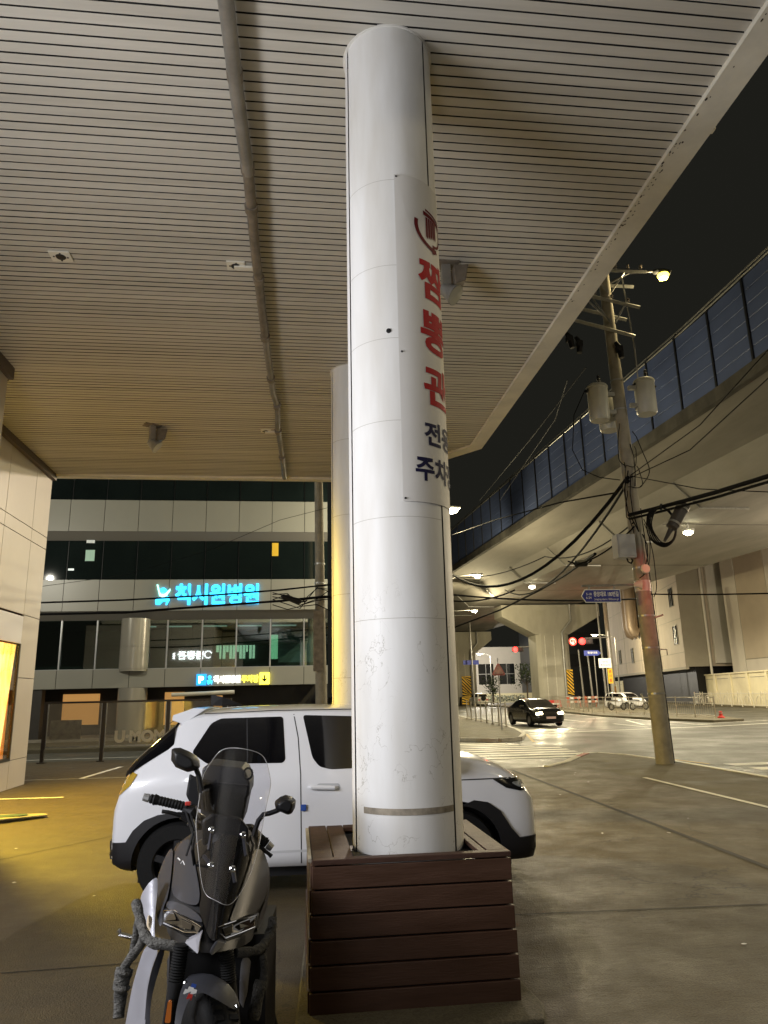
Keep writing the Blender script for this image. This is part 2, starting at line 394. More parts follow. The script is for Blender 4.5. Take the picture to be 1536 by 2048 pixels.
# drain pipe under the soffit
pp = thing('drain_pipe', 'long grey drain pipe strapped under the slatted soffit', 'pipe', (-.5, 4, 6.6))
m_pipe = mat('pipe_grey', (.30,.28,.24), .45, .35, var=.4, vscale=3)
m_pipe2 = mat('pipe_old', (.24,.20,.15), .5, .2, var=.5, vscale=6)
pts = [(-.56,-4,6.62),(-.555,4,6.62),(-.535,5.2,6.62),(-.50,6.2,6.62)]
MB().tube(pts, .062, 14).build('pipe_section', m_pipe, pp, smooth=True)
MB().tube([(-.50,6.2,6.63),(-.50,7.6,6.63),(-.47,9.6,6.63)], .056, 14).build('pipe_section', m_pipe2, pp, smooth=True)
MB().tube([(-.47,9.6,6.63),(-.42,11.6,6.63),(-.36,12.2,6.66),(-.38,13.2,6.64),(-.33,15,6.65),(-.30,16.6,6.65)], .052, 12).build('pipe_section', m_pipe, pp, smooth=True)
for yv, xv in ((5.05,-.537),(6.15,-.503),(6.75,-.502),(8.1,-.49),(9.6,-.47),(11.0,-.435),(12.15,-.365),(13.4,-.375),(15,-.33)):
    MB().tube([(xv,yv-.05,6.63),(xv,yv+.05,6.63)], .069, 14).build('coupling', m_pipe2, pp, smooth=True)
# lamp mounting plates and flood lamps
def plate(u, v, w, label, arm=False, flip=1):
    p = onZ(u, v, CZ); t = thing('ceiling_plate', label, 'mounting plate', (p.x, p.y, CZ), 0, 'old lamp plates on the soffit')
    mb = MB(); mb.box(p.x-w/2, p.x+w/2, p.y-w*.42, p.y+w*.42, CZ-.02, CZ-.003); mb.build('plate', m_cream, t, bevel=.004)
    mb = MB(); mb.lathe([(.0,-.032),(.05,-.03),(.06,-.02)], (p.x,p.y,CZ)); mb.build('socket', m_dark, t)
    mb = MB()
    for a in range(4): mb.lathe([(0,-.028),(.011,-.026),(.012,-.02)], (p.x+cos(a*pi/2+.1)*w*.32, p.y+sin(a*pi/2+.1)*w*.3, CZ), n=8)
    mb.build('bolts', m_chip, t)
    if arm:
        mb = MB(); mb.box(p.x-.02, p.x+w/2+.14, p.y-.035, p.y+.035, CZ-.05, CZ-.021); mb.build('bracket', m_cream, t, bevel=.003)
    return t
plate(122, 511, .24, 'pale square lamp plate alone near the left of the soffit')
plate(472, 530, .22, 'pale plate with a bracket reaching to the drain pipe', True)
p = plate(532, 861, .2, 'small pale plate beside the far end of the drain pipe', True)
def flood(u, v, label, rz=0):
    p = onZ(u, v, CZ); t = thing('flood_lamp', label, 'flood lamp', (p.x, p.y, CZ), rz, 'flood lamps hung from the soffit')
    MB().box(-.16,.16,-.1,.1,-.02,-.002).build('base_plate', m_pipe2, t, local=True)
    MB().box(-.05,.06,-.04,.05,-.3,-.02).build('bracket', m_pipe, t, local=True, bevel=.005)
    mb = MB(); mb.prism([(.08,-.12,-.08),(.26,-.12,-.06),(.22,-.12,-.28),(.09,-.12,-.33)], (0,.24,0)); mb.build('side_box', m_pipe2, t, local=True, bevel=.008)
    mb = MB(); mb.lathe([(.0,-.14),(.07,-.12),(.1,0),(.13,.08)], (.05,-.02,-.4), (.5,-.3,-.5), 16); mb.build('lamp_head', m_steel, t, local=True, smooth=True)
    mb = MB(); mb.lathe([(.125,.082),(.0,.09)], (.05,-.02,-.4), (.5,-.3,-.5), 16); mb.build('lens', mat('lamp_glass', (.5,.5,.45), .1), t, local=True)
    return t
flood(890, 528, 'grey flood lamp just right of the lettered column')
flood(305, 850, 'dark flood lamp alone towards the far left of the soffit', .5)

# ================================================================== columns
def crack_mat():
    m = mat('column_enamel', (.76,.75,.72), .5, bump=.02, bscale=6); nt = m.node_tree; N = nt.nodes; L = nt.links; b = N['Principled BSDF']
    tc = [n for n in N if n.type == 'TEX_COORD'][0]
    mp = N.new('ShaderNodeMapping'); mp.inputs['Scale'].default_value = (1, 1, .72); L.new(tc.outputs['Object'], mp.inputs[0])
    wob = N.new('ShaderNodeTexNoise'); wob.inputs['Scale'].default_value = 6; wob.inputs['Detail'].default_value = 5; L.new(mp.outputs[0], wob.inputs['Vector'])
    va = N.new('ShaderNodeMix'); va.data_type = 'RGBA'; va.blend_type = 'LINEAR_LIGHT'; va.inputs[0].default_value = .22
    L.new(mp.outputs[0], va.inputs['A']); L.new(wob.outputs['Color'], va.inputs['B'])
    vo = N.new('ShaderNodeTexVoronoi'); vo.feature = 'DISTANCE_TO_EDGE'; vo.inputs['Scale'].default_value = 5.2; L.new(va.outputs['Result'], vo.inputs['Vector'])
    r1 = N.new('ShaderNodeMapRange'); r1.inputs[1].default_value = .0; r1.inputs[2].default_value = .011; r1.inputs[3].default_value = 1; r1.inputs[4].default_value = 0; L.new(vo.outputs['Distance'], r1.inputs[0])
    n2 = N.new('ShaderNodeTexNoise'); n2.inputs['Scale'].default_value = 2.6; n2.inputs['Detail'].default_value = 3; L.new(tc.outputs['Object'], n2.inputs['Vector'])
    r2 = N.new('ShaderNodeMapRange'); r2.inputs[1].default_value = .50; r2.inputs[2].default_value = .56; L.new(n2.outputs['Fac'], r2.inputs[0])
    sx = N.new('ShaderNodeSeparateXYZ'); L.new(tc.outputs['Object'], sx.inputs[0])
    r3 = N.new('ShaderNodeMapRange'); r3.inputs[1].default_value = 2.5; r3.inputs[2].default_value = 1.9; L.new(sx.outputs['Z'], r3.inputs[0])   # the enamel has crazed only low down
    m1 = N.new('ShaderNodeMath'); m1.operation = 'MULTIPLY'; L.new(r1.outputs[0], m1.inputs[0]); L.new(r2.outputs[0], m1.inputs[1])
    m2 = N.new('ShaderNodeMath'); m2.operation = 'MULTIPLY'; L.new(m1.outputs[0], m2.inputs[0]); L.new(r3.outputs[0], m2.inputs[1])
    m3 = N.new('ShaderNodeMath'); m3.operation = 'MULTIPLY'; m3.inputs[1].default_value = .62; L.new(m2.outputs[0], m3.inputs[0])
    dirt = N.new('ShaderNodeTexNoise'); dirt.inputs['Scale'].default_value = 1.6; dirt.inputs['Detail'].default_value = 7
    mp2 = N.new('ShaderNodeMapping'); mp2.inputs['Scale'].default_value = (3, 3, .5); L.new(tc.outputs['Object'], mp2.inputs[0]); L.new(mp2.outputs[0], dirt.inputs['Vector'])
    rp = N.new('ShaderNodeValToRGB'); rp.color_ramp.elements[0].color = (.66,.64,.59,1); rp.color_ramp.elements[1].color = (.78,.775,.75,1); rp.color_ramp.elements[0].position = .3; rp.color_ramp.elements[1].position = .6
    L.new(dirt.outputs['Fac'], rp.inputs[0])
    mx = N.new('ShaderNodeMix'); mx.data_type = 'RGBA'; L.new(m3.outputs[0], mx.inputs[0]); L.new(rp.outputs[0], mx.inputs['A']); mx.inputs['B'].default_value = (.22,.19,.13,1)
    L.new(mx.outputs['Result'], b.inputs['Base Color'])
    return m
m_col = crack_mat()
m_strip = mat('column_strip', (.70,.68,.62), .4, var=.15, vscale=2)
m_groove = mat('column_groove', (.10,.095,.085), .7)
CX, CY, CR = .715, 4.94, .335
def arc(r, a0, a1, n, cx=CX, cy=CY): return [(cx + r*cos(a0+(a1-a0)*i/n), cy + r*sin(a0+(a1-a0)*i/n)) for i in range(n+1)]
def column(cx, cy, label, z0, full):
    t = thing('canopy_column', label, 'column', (cx, cy, 0))
    zs = [z0, z0+.03, z0+.06] + ([2.12, 3.45, 4.06, 4.63, 5.34] if full else []) + [CZ-.04, CZ+.015]
    for k, (a0, a1) in enumerate(((radians(196.5), radians(316)), (radians(318), radians(554.5)))):   # front and back half shells
        mb = MB(); yo = -.01 if k == 0 else -.008; rows = []; ro = 0 if k == 0 else .004
        for z in zs:
            sh = -.012 if z == z0 else 0
            rows.append([(x, y+yo, z) for x, y in arc(CR+.012+sh+ro, a0, a1, 48, cx, cy)])
        mb.loft(rows, closed=False); mb.build('half_shell', m_col, t, smooth=True, normals=False)
    mb = MB(); mb.loft([[(x, y, z) for x, y in arc(CR-.012, 0, 2*pi, 48, cx, cy-.009)[:-1]] for z in (.0, CZ+.015)]); mb.build('core', m_groove, t, smooth=True)
    for sx in ():
        mb = MB(); mb.loft([[(cx+sx*(CR-.03), cy-.05, z),(cx+sx*(CR+.012), cy-.038, z),(cx+sx*(CR+.022), cy, z),(cx+sx*(CR+.012), cy+.038, z),(cx+sx*(CR-.03), cy+.05, z)] for z in (z0+.01, z0+.05, CZ-.005)]); mb.build('seam_strip', m_strip, t, smooth=True)
    if full:
        mb = MB()
        for z in (2.12, 3.45, 4.06, 4.63, 5.34, 2.78):          # sheet joints
            mb.loft([[(x, y-.01, z+d) for x, y in arc(CR+.0132, radians(197), radians(315.5), 36, cx, cy)] for d in (-.0016, .0016)], closed=False)
        mb.build('sheet_joint', mat('joint_line', (.42,.40,.35), .6), t, normals=False)
        mb = MB(); mb.loft([[(x, y-.01, z) for x, y in arc(CR+.015, radians(212), radians(315.5), 24, cx, cy)] for z in (.955, .992)], closed=False)
        mb.build('tape_band', mat('clear_tape', (.40,.35,.27), .25, var=.5, vscale=14), t, normals=False)
        mb = MB(); a = pi*1.5-.26; mb.lathe([(0,.008),(.017,.006),(.018,0)], (cx+(CR+.012)*cos(a), cy-.01+(CR+.012)*sin(a), 4.115), (cos(a), sin(a), 0), 14); mb.build('hole_plug', m_black, t)
    else:
        mb = MB()
        for z in (1.9, 3.1, 4.3, 5.5): mb.loft([[(x, y-.01, z+d) for x, y in arc(CR+.0135, radians(197), radians(315), 30, cx, cy)] for d in (-.003, .003)], closed=False)
        mb.build('sheet_joint', mat('joint_line_dull', (.42,.38,.3), .6), t, normals=False)
    mb = MB(); mb.loft([[(x, y, CZ+.004-d) for x, y in arc(CR+r, 0, 2*pi, 40, cx, cy)[:-1]] for r, d in ((.035,.0),(.03,.012),(.004,.02))], cap=False); mb.build('collar', m_strip, t)
    return t
column(CX, CY, 'near white enamel column with red and navy lettering standing in a wooden box', .70, True)
column(.88, 10.98, 'cream round column behind the lettered column, half hidden by it', .0, False)

# wrapped lettered sign on the column
sg = thing('wrapped_sign', 'white sheet sign with red and navy lettering wrapped round the near column', 'sign', (CX, CY-.36, 2.3))
m_vinyl = mat('sign_vinyl', (.66,.64,.60), .55, var=.06, vscale=1.5)
m_sred = mat('sign_red', (.38,.005,.010), .6, spec=.2); m_smar = mat('sign_maroon', (.12,.004,.008), .6, spec=.2); m_snav = mat('sign_navy', (.007,.007,.045), .6, spec=.2)
R2 = CR + .0205
def wrap(a, b, lift): # a = arc length to the right of the front seam, b = height
    th = 1.5*pi + a / R2
    return Vector((CX + (R2+lift)*cos(th), CY - .012 + (R2+lift)*sin(th), b))
SA0, SA1, SB0, SB1 = -.025, .625, 2.88, 5.38
patch([(SA0,SB0),(SA1,SB0),(SA1,SB1),(SA0,SB1)], wrap, .045, .0, .003).build('panel', m_vinyl, sg, smooth=True, angle=60)
def wrap_text(body, a, b, w, h, m, bold=.02, name='lettering'):
    vs, fs = text_mesh(body, 1, bold); xs = [v.x for v in vs]; ys = [v.y for v in vs]
    cx, cy = (min(xs)+max(xs))/2, (min(ys)+max(ys))/2; sx = w/(max(xs)-min(xs)); sy = h/(max(ys)-min(ys))
    bm = bmesh.new(); bv = [bm.verts.new(((v.x-cx)*sx + a, (v.y-cy)*sy + b, 0)) for v in vs]
    for f in fs:
        try: bm.faces.new([bv[i] for i in f])
        except ValueError: pass
    bmesh.ops.remove_doubles(bm, verts=bm.verts, dist=1e-6)
    k = int((a-w/2)/.03)
    while k*.03 < a+w/2:
        bmesh.ops.bisect_plane(bm, geom=bm.verts[:]+bm.edges[:]+bm.faces[:], plane_co=(k*.03,0,0), plane_no=(1,0,0), dist=1e-5); k += 1
    bm.verts.index_update(); mb = MB(); mb.add([wrap(v.co.x, v.co.y, .003) for v in bm.verts], [[v.index for v in f.verts] for f in bm.faces]); bm.free()
    return mb.build(name, m, sg)
AC = .30
wrap_text('짬', AC, 4.565, .33, .33, m_sred, .035); wrap_text('뽕', AC, 4.145, .32, .32, m_sred, .035); wrap_text('관', AC+.01, 3.735, .32, .30, m_sred, .035)
wrap_text('전용', AC+.01, 3.37, .34, .175, m_snav, .03); wrap_text('주차장', AC, 3.115, .47, .175, m_snav, .03)
lg = MB()                                    # the round bowl mark
def ring_arc(a0, a1, r0, r1, cx, cz, sx=1.0):
    P = [(cx + sx*r0*cos(t), cz + r0*sin(t)) for t in [a0+(a1-a0)*i/20 for i in range(21)]] + [(cx + sx*r1*cos(t), cz + r1*sin(t)) for t in [a1+(a0-a1)*i/20 for i in range(21)]]
    return P
lcx, lcz = AC, 5.0
patch(ring_arc(pi*.93, pi*1.62, .15, .182, lcx, lcz), wrap, .03, .003, mb=lg)
patch(ring_arc(pi*1.50, pi*2.2, .12, .14, lcx, lcz), wrap, .03, .003, mb=lg)
patch([(lcx-.02,lcz-.155),(lcx+.03,lcz-.13),(lcx+.035,lcz-.185),(lcx,lcz-.2)], wrap, .03, .003, mb=lg)
for i in range(5): patch([(lcx-.075+i*.027,lcz+.08),(lcx-.054+i*.027,lcz+.08),(lcx-.054+i*.027,lcz-.10+i*.008),(lcx-.075+i*.027,lcz-.085+i*.01)], wrap, .03, .003, mb=lg)
patch([(lcx-.10,lcz+.125),(lcx+.13,lcz+.10),(lcx+.13,lcz+.075),(lcx-.095,lcz+.09)], wrap, .03, .003, mb=lg)
patch([(lcx-.075,lcz+.15),(lcx+.13,lcz+.125),(lcx+.13,lcz+.11),(lcx-.075,lcz+.133)], wrap, .03, .003, mb=lg)
lg.build('emblem', m_smar, sg)
mb = MB()
for a, b in ((SA0+.015,SB0+.02),(SA0+.015,SB1-.02),(SA0+.02,3.95)):
    mb = MB(); c = wrap(a,b,.003); n = (c - Vector((CX,CY-.012,b))).normalized(); mb.lathe([(0,.006),(.007,.004),(.008,0)], c, n, 8); mb.build('screw', m_dark, sg)
pass

# ================================================================== wooden box round the column
m_wood = mat('stained_plank', (.074,.033,.017), .5, var=.3, vscale=2.0, bump=.12, bscale=14, stretch=(1.2,6,9), rvar=.1)
m_wood2 = mat('cap_plank', (.070,.034,.022), .62, spec=.3, var=.3, vscale=2.5, bump=.25, bscale=14, stretch=(1.5,5,5))
PX0, PX1, PY0, PY1, PZ = .10, 1.215, 4.385, 5.49, .775
pb = thing('planter_box', 'dark brown plank box around the foot of the near column', 'wooden box', ((PX0+PX1)/2, PY0, 0))
def planks(mb, side):
    n = 6; z0 = .012; h = (PZ - .03 - z0)/n
    for i in range(n):
        a, b = z0 + i*h + .004, z0 + (i+1)*h - .005; fl = (n-1-i)*.0025 ; j = random.uniform(-.003,.003)
        if side == 0: mb.box(PX0-fl-.003, PX1+fl+.003+j, PY0-fl-.006, PY0-fl+.022, a, b)
        if side == 1: mb.box(PX1+fl-.022, PX1+fl-.001, PY0-fl+.023, PY1, a, b)
        if side == 2: mb.box(PX0-fl-.012+j, PX0-fl+.018, PY0-fl+.024, PY1, a+.003, b+.003)
        if side == 3: mb.box(PX0, PX1-.03, PY1+.001, PY1+.022, a, b)
for i in range(4): mb = MB(); planks(mb, i); mb.build('plank_panel', m_wood, pb, bevel=.004)
mb = MB(); mb.box(PX0+.005, PX1-.03, PY0+.03, PY1-.004, .02, PZ-.05); mb.build('inner_frame', m_black, pb)
mb = MB(); wf, wl = .06, .115
mb.box(PX0-.004, PX1+.006, PY0-.008, PY0+wf, PZ-.028, PZ)                       # front cap
mb.box(PX0-.004, PX0+wl, PY0+wf+.003, PY1+.01, PZ-.027, PZ-.001); mb.box(PX0+wl+.006, PX0+2*wl, PY0+wf+.003, PY1+.01, PZ-.029, PZ-.003)
mb.box(PX1-wl, PX1+.006, PY0+wf+.003, PY1+.01, PZ-.027, PZ-.001); mb.box(PX1-wl-.05, PX1-wl-.006, PY0+wf+.003, PY1+.01, PZ-.03, PZ-.004)
mb.box(PX0+2*wl+.004, PX1-wl-.054, PY1-.1, PY1+.01, PZ-.028, PZ-.002)
mb.build('cap_boards', m_wood2, pb, bevel=.004)
mb = MB(); mb.box(PX0-.026, PX0-.006, PY0+.01, PY1-.1, PZ-.012, PZ+.006); mb.build('pale_batten', mat('pale_batten', (.42,.38,.30), .6, var=.3, vscale=8), pb)
mb = MB(); mb.prism([(PX0-.08,4.10,.0),(PX1+.06,4.12,.0),(PX1+.12,4.3,.0),(PX1+.03,5.7,0),(PX0-.02,5.7,0),(PX0-.09,4.3,0)], (0,0,.03)); struct(mb.build('plinth', m_walk, bevel=.012))

# ================================================================== building on the left
m_tile = mat('cladding_panel', (.47,.43,.38), .42, var=.1, vscale=.8, bump=.02, bscale=5)
m_trim = mat('brown_trim', (.09,.065,.05), .5)
lb = thing('clad_building', 'panel clad building under the canopy with a tall lit window', 'building', (-5.6, 16.9, 0))
WX = -5.6
def xpanels(x, ys, zs, mb, hole=None):
    for a, b in zip(ys, ys[1:]):
        for c, d in zip(zs, zs[1:]):
            if hole and a >= hole[0]-.01 and b <= hole[1]+.01 and c >= hole[2]-.01 and d <= hole[3]+.01: continue
            mb.box(x-.03, x, a+.006, b-.006, c+.006, d-.006)
mb = MB(); xpanels(WX, [11.2,12.1,13.0,14.45,15.93,16.9], [0,.55,2.15,3.42,4.98,5.25,6.62], mb, (13.0,15.93,.55,3.42))
mb.build('panel_cladding', m_tile, lb, bevel=.004)
mb = MB(); mb.box(-14, WX-.034, 11.2, 13.0, 0, 6.7); mb.box(-14, WX-.034, 13.003, 15.92, 3.45, 6.7); mb.box(-14, WX-.2, 13.003, 15.92, .56, 3.44); mb.box(-14, WX-.034, 15.923, 16.89, 0, 6.7); mb.box(-14,WX-.034,13.003,15.92,0,.55)
mb.build('wall_core', m_gap, lb)
mb = MB()
for c, d in zip([0,.55,2.15,3.42,4.98,5.25,6.62],[.55,2.15,3.42,4.98,5.25,6.62]):
    for i in range(6): mb.box(WX-.034-1.4*(i+1)+.006, WX-.034-1.4*i-.006, 16.893, 16.92, c+.006, d-.006)
mb.build('end_cladding', m_tile, lb)
mb = MB(); mb.box(WX-.02, WX+.09, 11.2, 16.9, 6.6, 6.749); mb.build('top_trim', m_trim, lb)
wn = MB(); wn.box(WX-.02, WX+.012, 13.0, 15.9, 2.83, 3.38); wn = wn.build('lintel_panel', mat('lintel_white', (.66,.66,.68), .5), lb)
wf_ = MB(); wf_.box(WX-.1, WX+.02, 15.85, 15.9, .58, 2.82); wf_.box(WX-.1, WX+.02, 13.0, 15.9, .545, .60); wf_.box(WX-.1, WX+.02, 13.0, 13.06, .605, 2.8)
win = wf_.build('window', m_black, lb)
cur = MB(); rows = [[], []]
for i in range(60):
    f = i/59; yv = 14.78 + 1.05*f
    rows[0].append((WX-.052+.018*sin(i*1.25)+.006*sin(i*.43), yv, 2.80)); rows[1].append((WX-.050+.02*sin(i*1.25+.3), yv - .62 + .3*f, .6))
cur.loft(rows, closed=False)
def curtain_mat():
    m = glow('lit_curtain', (1.0,.62,.12), 2.2); nt = m.node_tree; N = nt.nodes; L = nt.links; b = N['Principled BSDF']
    tc = N.new('ShaderNodeTexCoord'); mp = N.new('ShaderNodeMapping'); mp.inputs['Scale'].default_value = (1,7,.25); n = N.new('ShaderNodeTexNoise'); n.inputs['Scale'].default_value = 2
    L.new(tc.outputs['Object'], mp.inputs[0]); L.new(mp.outputs[0], n.inputs['Vector']); rp = N.new('ShaderNodeValToRGB')
    rp.color_ramp.elements[0].color = (.95,.50,.06,1); rp.color_ramp.elements[1].color = (1,.75,.25,1); rp.color_ramp.elements[0].position = .35; rp.color_ramp.elements[1].position = .6
    L.new(n.outputs['Fac'], rp.inputs[0]); L.new(rp.outputs[0], b.inputs['Emission Color'])
    return m
cur.build('curtain', curtain_mat(), win, smooth=True)
mb = MB(); mb.box(WX-.16, WX-.12, 13.0, 15.9, .56, 2.82); mb.build('room_wall', glow('room_glow', (1,.30,.03), .8), win)
mb = MB(); mb.box(WX-.014, WX-.006, 13.06, 15.84, .605, 2.82); mb.build('pane', clear('window_glass', (.97,.98,1), .05), win)
# nearer projecting block of the same building
nb = thing('projecting_block', 'projecting clad block cut by the left edge of the view', 'building', (-4.5, 11.15, 0))
mb = MB(); xpanels(-4.5, [3.9,5.1,6.3,7.5,8.7,9.9,11.15], [0,.55,2.15,3.42,4.98,5.25,6.6], mb); mb.build('panel_cladding', m_tile, nb, bevel=.004)
mb = MB(); mb.box(-14, -4.533, 3.9, 11.14, 0, 6.7); mb.build('wall_core', m_gap, nb)
mb = MB(); mb.box(-4.52, -4.42, 3.9, 11.17, 6.56, 6.748); mb.box(-5.5,-4.521,11.142,11.24,6.56,6.748); mb.build('top_trim', m_trim, nb)
mb = MB(); mb.box(-5.58,-4.534,11.142,11.168,0,6.55); mb.build('return_panel', m_tile, nb)
# ================================================================== hospital across the side street
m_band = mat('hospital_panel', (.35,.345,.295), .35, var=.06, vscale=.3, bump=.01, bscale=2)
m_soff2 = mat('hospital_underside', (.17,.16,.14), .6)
m_glassd = mat('dark_facade_glass', (.012,.019,.018), .03, var=.5, vscale=.25, spec=.9)
m_glassc = clear('shop_glass', (.55,.72,.66), .16, .02)
m_mull = mat('mullion', (.45,.46,.46), .35, .6)
HY = 34.0; HX0, HX1 = -16.5, 1.45
hp = thing('hospital_building', 'pale banded hospital building with dark glass storeys across the side street', 'building', ((HX0+HX1)/2, HY, 0))
xs = [HX0]; x_ = -10.35 - 1.53*4
while x_ < HX1 - .3:
    if x_ > HX0: xs.append(x_)
    x_ += 1.53
xs.append(HX1)
for z0, z1 in ((2.2,3.0),(5.56,6.97),(9.22,10.7),(13.0,15.2)):
    mb = MB()
    for a, b in zip(xs, xs[1:]): mb.box(a+.012, b-.012, HY-.03, HY, z0, z1)
    mb.build('panel_band', m_band, hp)
mb = MB()
for z0, z1 in ((2.22,2.98),(5.58,6.95),(9.24,10.68),(13.02,15.2)): mb.box(HX0, HX1-.01, HY+.003, HY+.3, z0, z1)
mb.build('band_core', m_gap, hp)
mb = MB()
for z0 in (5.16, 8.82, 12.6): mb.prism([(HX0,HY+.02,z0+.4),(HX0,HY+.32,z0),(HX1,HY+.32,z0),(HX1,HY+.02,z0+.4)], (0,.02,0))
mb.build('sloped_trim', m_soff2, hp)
for z0, z1 in ((6.97,8.82),(10.7,12.6)):
    for a, b in zip(xs, xs[1:]):
        mb = MB(); mb.box(a+.002, b-.002, HY+.22+random.uniform(0,.004), HY+.26, z0, z1); wi = mb.build('window', m_glassd, hp)
        mb = MB(); mb.box(a-.012, a+.012, HY+.20, HY+.218, z0, z1); mb.build('mullion', m_black, wi)
for a, b in zip(xs, xs[1:]):
    mb = MB(); mb.box(a+.002, b-.002, HY+.22+random.uniform(0,.003), HY+.23, 3.0, 5.16); wi = mb.build('window', m_glassc, hp)
    mb = MB(); mb.box(a-.03, a+.03, HY+.15, HY+.215, 3.035, 5.16); mb.build('mullion', m_mull, wi)
    mb = MB(); mb.box(a, b, HY+.15, HY+.215, 2.98, 3.03); mb.build('sill', m_mull, wi)
for (u0, v0, u1, v1, cc, st) in ((544,1086,557,1112,(.8,.5,.04),.18),(546,1090,551,1108,(1,.8,.2),.35),(170,1100,190,1122,(.5,.8,.65),.05),(173,1080,190,1086,(.8,1,.9),.15),(136,1137,148,1141,(.9,1,.95),.6)):
    a_, b_ = onY(u0, v1, HY+.21), onY(u1, v0, HY+.21); mb = MB(); mb.box(a_.x, b_.x, HY+.205+st*.003, HY+.215, a_.z, b_.z); mb.build('lit_room', glow('lit_room', cc, st), hp)
m_in = mat('hospital_interior', (.05,.065,.06), .8)
mb = MB(); mb.box(HX0, HX1-.06, HY+6, HY+6.1, 2.9, 5.3); mb.box(HX0, HX1-.06, HY+.33, HY+6, 2.86, 2.96); mb.box(HX0, HX1-.06, HY+.33, HY+6, 5.2, 5.28); mb.build('interior_wall', m_in, hp)
mb = MB(); p0 = onY(432, 1318, HY+5.9); p1 = onY(512, 1290, HY+5.9); w = (p1.x-p0.x)
for i in range(12): mb.box(p0.x + w*i/12, p0.x + w*(i+random.uniform(.5,.85))/12, HY+5.85, HY+5.9, p0.z + (.0 if i%3 else .35), p1.z)
mb.build('lit_corridor', glow('corridor_light', (.80,1,.72), .9), hp)
mb = MB(); p0 = onY(541, 1318, HY+4); p1 = onY(556, 1270, HY+4); mb.box(p0.x, p1.x, HY+3.9, HY+4, p0.z, p1.z); mb.build('lit_doorway', glow('doorway_light', (.5,1,.6), .7), hp)
mb = MB(); p0 = onY(556, 1325, HY+4); p1 = onY(640, 1262, HY+4); mb.box(p0.x+.02, p1.x, HY+4, HY+4.05, p0.z, p1.z); mb.build('partition', mat('blue_partition', (.12,.17,.20), .6), hp)
mb = MB()
for i in range(5): mb.box(-8+i*1.7, -6.8+i*1.7, HY+3, HY+3.1, 5.10, 5.16)
mb.build('ceiling_lights', glow('office_light', (.8,1,.9), .35), hp)
mb = MB(); mb.lathe([(.62,0),(.62,2.19)], (-7.15,HY+.30,0), n=28); mb.lathe([(.62,3.0),(.62,3.95)], (-7.15,HY+.12,0), n=28); mb.lathe([(.62,3.97),(.62,5.2)], (-7.15,HY+.12,0), n=28)
mb.lathe([(.60,2.9),(.60,5.2)], (-7.15,HY+.12,0), n=28)
mb.build('round_pillar', mat('pillar_metal', (.40,.38,.32), .25, .2), hp, smooth=True)
mb = MB(); mb.box(HX0, HX1-.1, HY+3, HY+3.1, 0, 2.9); mb.box(HX0,HX1-.1,HY+.33,HY+3,2.7,2.8); mb.box(HX1-.3,HX1-.01,HY+.02,HY+3,0,2.19); mb.box(-11.4,-10.9,HY+.05,HY+.5,0,2.19); mb.build('ground_floor_wall', mat('ground_floor_dark', (.045,.04,.034), .6, var=.3, vscale=1), hp)
mb = MB(); mb.box(-10.85,-9.2,HY+2.9,HY+2.99,.6,2.0); mb.box(-8.2,-7.9,HY+2.9,HY+2.99,.3,2.0); mb.box(-6.2,-5.3,HY+2.9,HY+2.99,.5,2.0); mb.box(-3.9,-3.5,HY+2.9,HY+2.99,.4,1.8); mb.build('lit_shop_window', glow('shop_light', (1,.50,.15), .4), hp)
mb = MB(); mb.tube([(-5.4,HY-.15,1.86),(-2.7,HY-.15,1.92)], .085, 10); mb.build('clearance_bar', m_cream, hp, smooth=True)
mb = MB(); mb.box(HX0,HX1,HY-.2,HY+3,-.12,.12); mb.build('base_step', m_conc, hp)
mb = MB(); mb.box(HX0, HX1-.02, HY+.4, HY+14, 5.3, 15); mb.box(HX0, HX1-.02, HY+6.2, HY+14, 2.9, 5.3); mb.box(HX0,HX1-.02,HY+6.2,HY+14,0,2.9); mb.build('rear_mass', m_gap, hp)

m_cyan = glow('cyan_letters', (.03,.50,1.0), 3.2); m_cyan2 = glow('pale_cyan', (.35,1,.9), 3); m_wl = glow('white_letters', (1,1,.95), 3.5); m_yl = glow('yellow_letters', (1,.86,.08), 2.5)
hs = thing('hospital_sign', 'glowing cyan Korean hospital name on the middle pale band', 'sign', (-4, HY-.1, 6.3))
a, b = onY(350, 1188, HY-.12), onY(518, 1188, HY-.12)
text_mb('척시원병원', 1, (a+b)/2, (1,0,0), (0,0,1), -.07, .03, fit=(b.x-a.x, .96)).build('lettering', m_cyan, hs)
c = onY(326, 1187, HY-.12); mb = MB()
def disc(mb, c, r, n=14, m=None, d=.05): mb.lathe([(r,0),(r,d),(0,d)], c, (0,-1,0), n, m)
disc(mb, (c.x,HY-.06,c.z+.12), .15, m=0)
for P in ([(-.30,.42),(-.24,.40),(-.14,.05),(.12,.03),(.30,.22),(.32,.16),(.16,-.10),(.0,-.18),(-.16,-.1)],):
    mb.prism([(c.x+x, HY-.06, c.z+z) for x, z in P], (0,-.05,0), 1)
for P in ([(-.32,-.28),(-.2,-.18),(0,-.24),(.22,-.1),(.30,-.28),(.2,-.5),(.14,-.52),(.16,-.34),(0,-.36),(-.12,-.5),(-.30,-.5)],):
    mb.prism([(c.x+x, HY-.06, c.z+z) for x, z in P], (0,-.05,0), 0)
mb.build('emblem', [m_cyan, m_cyan2], hs)
ps = thing('parking_sign', 'small lit blue white and yellow parking sign on the lowest pale band', 'sign', (-2.8, HY-.1, 2.5))
def at(u, v=1358): return onY(u, v, HY-.12)
zc = at(470).z
mb = MB(); a, b = at(393), at(412); mb.box(a.x, b.x, HY-.14, HY-.03, zc-.24, zc+.24); mb.build('blue_box', glow('blue_box', (.02,.35,.85), 1.6), ps)
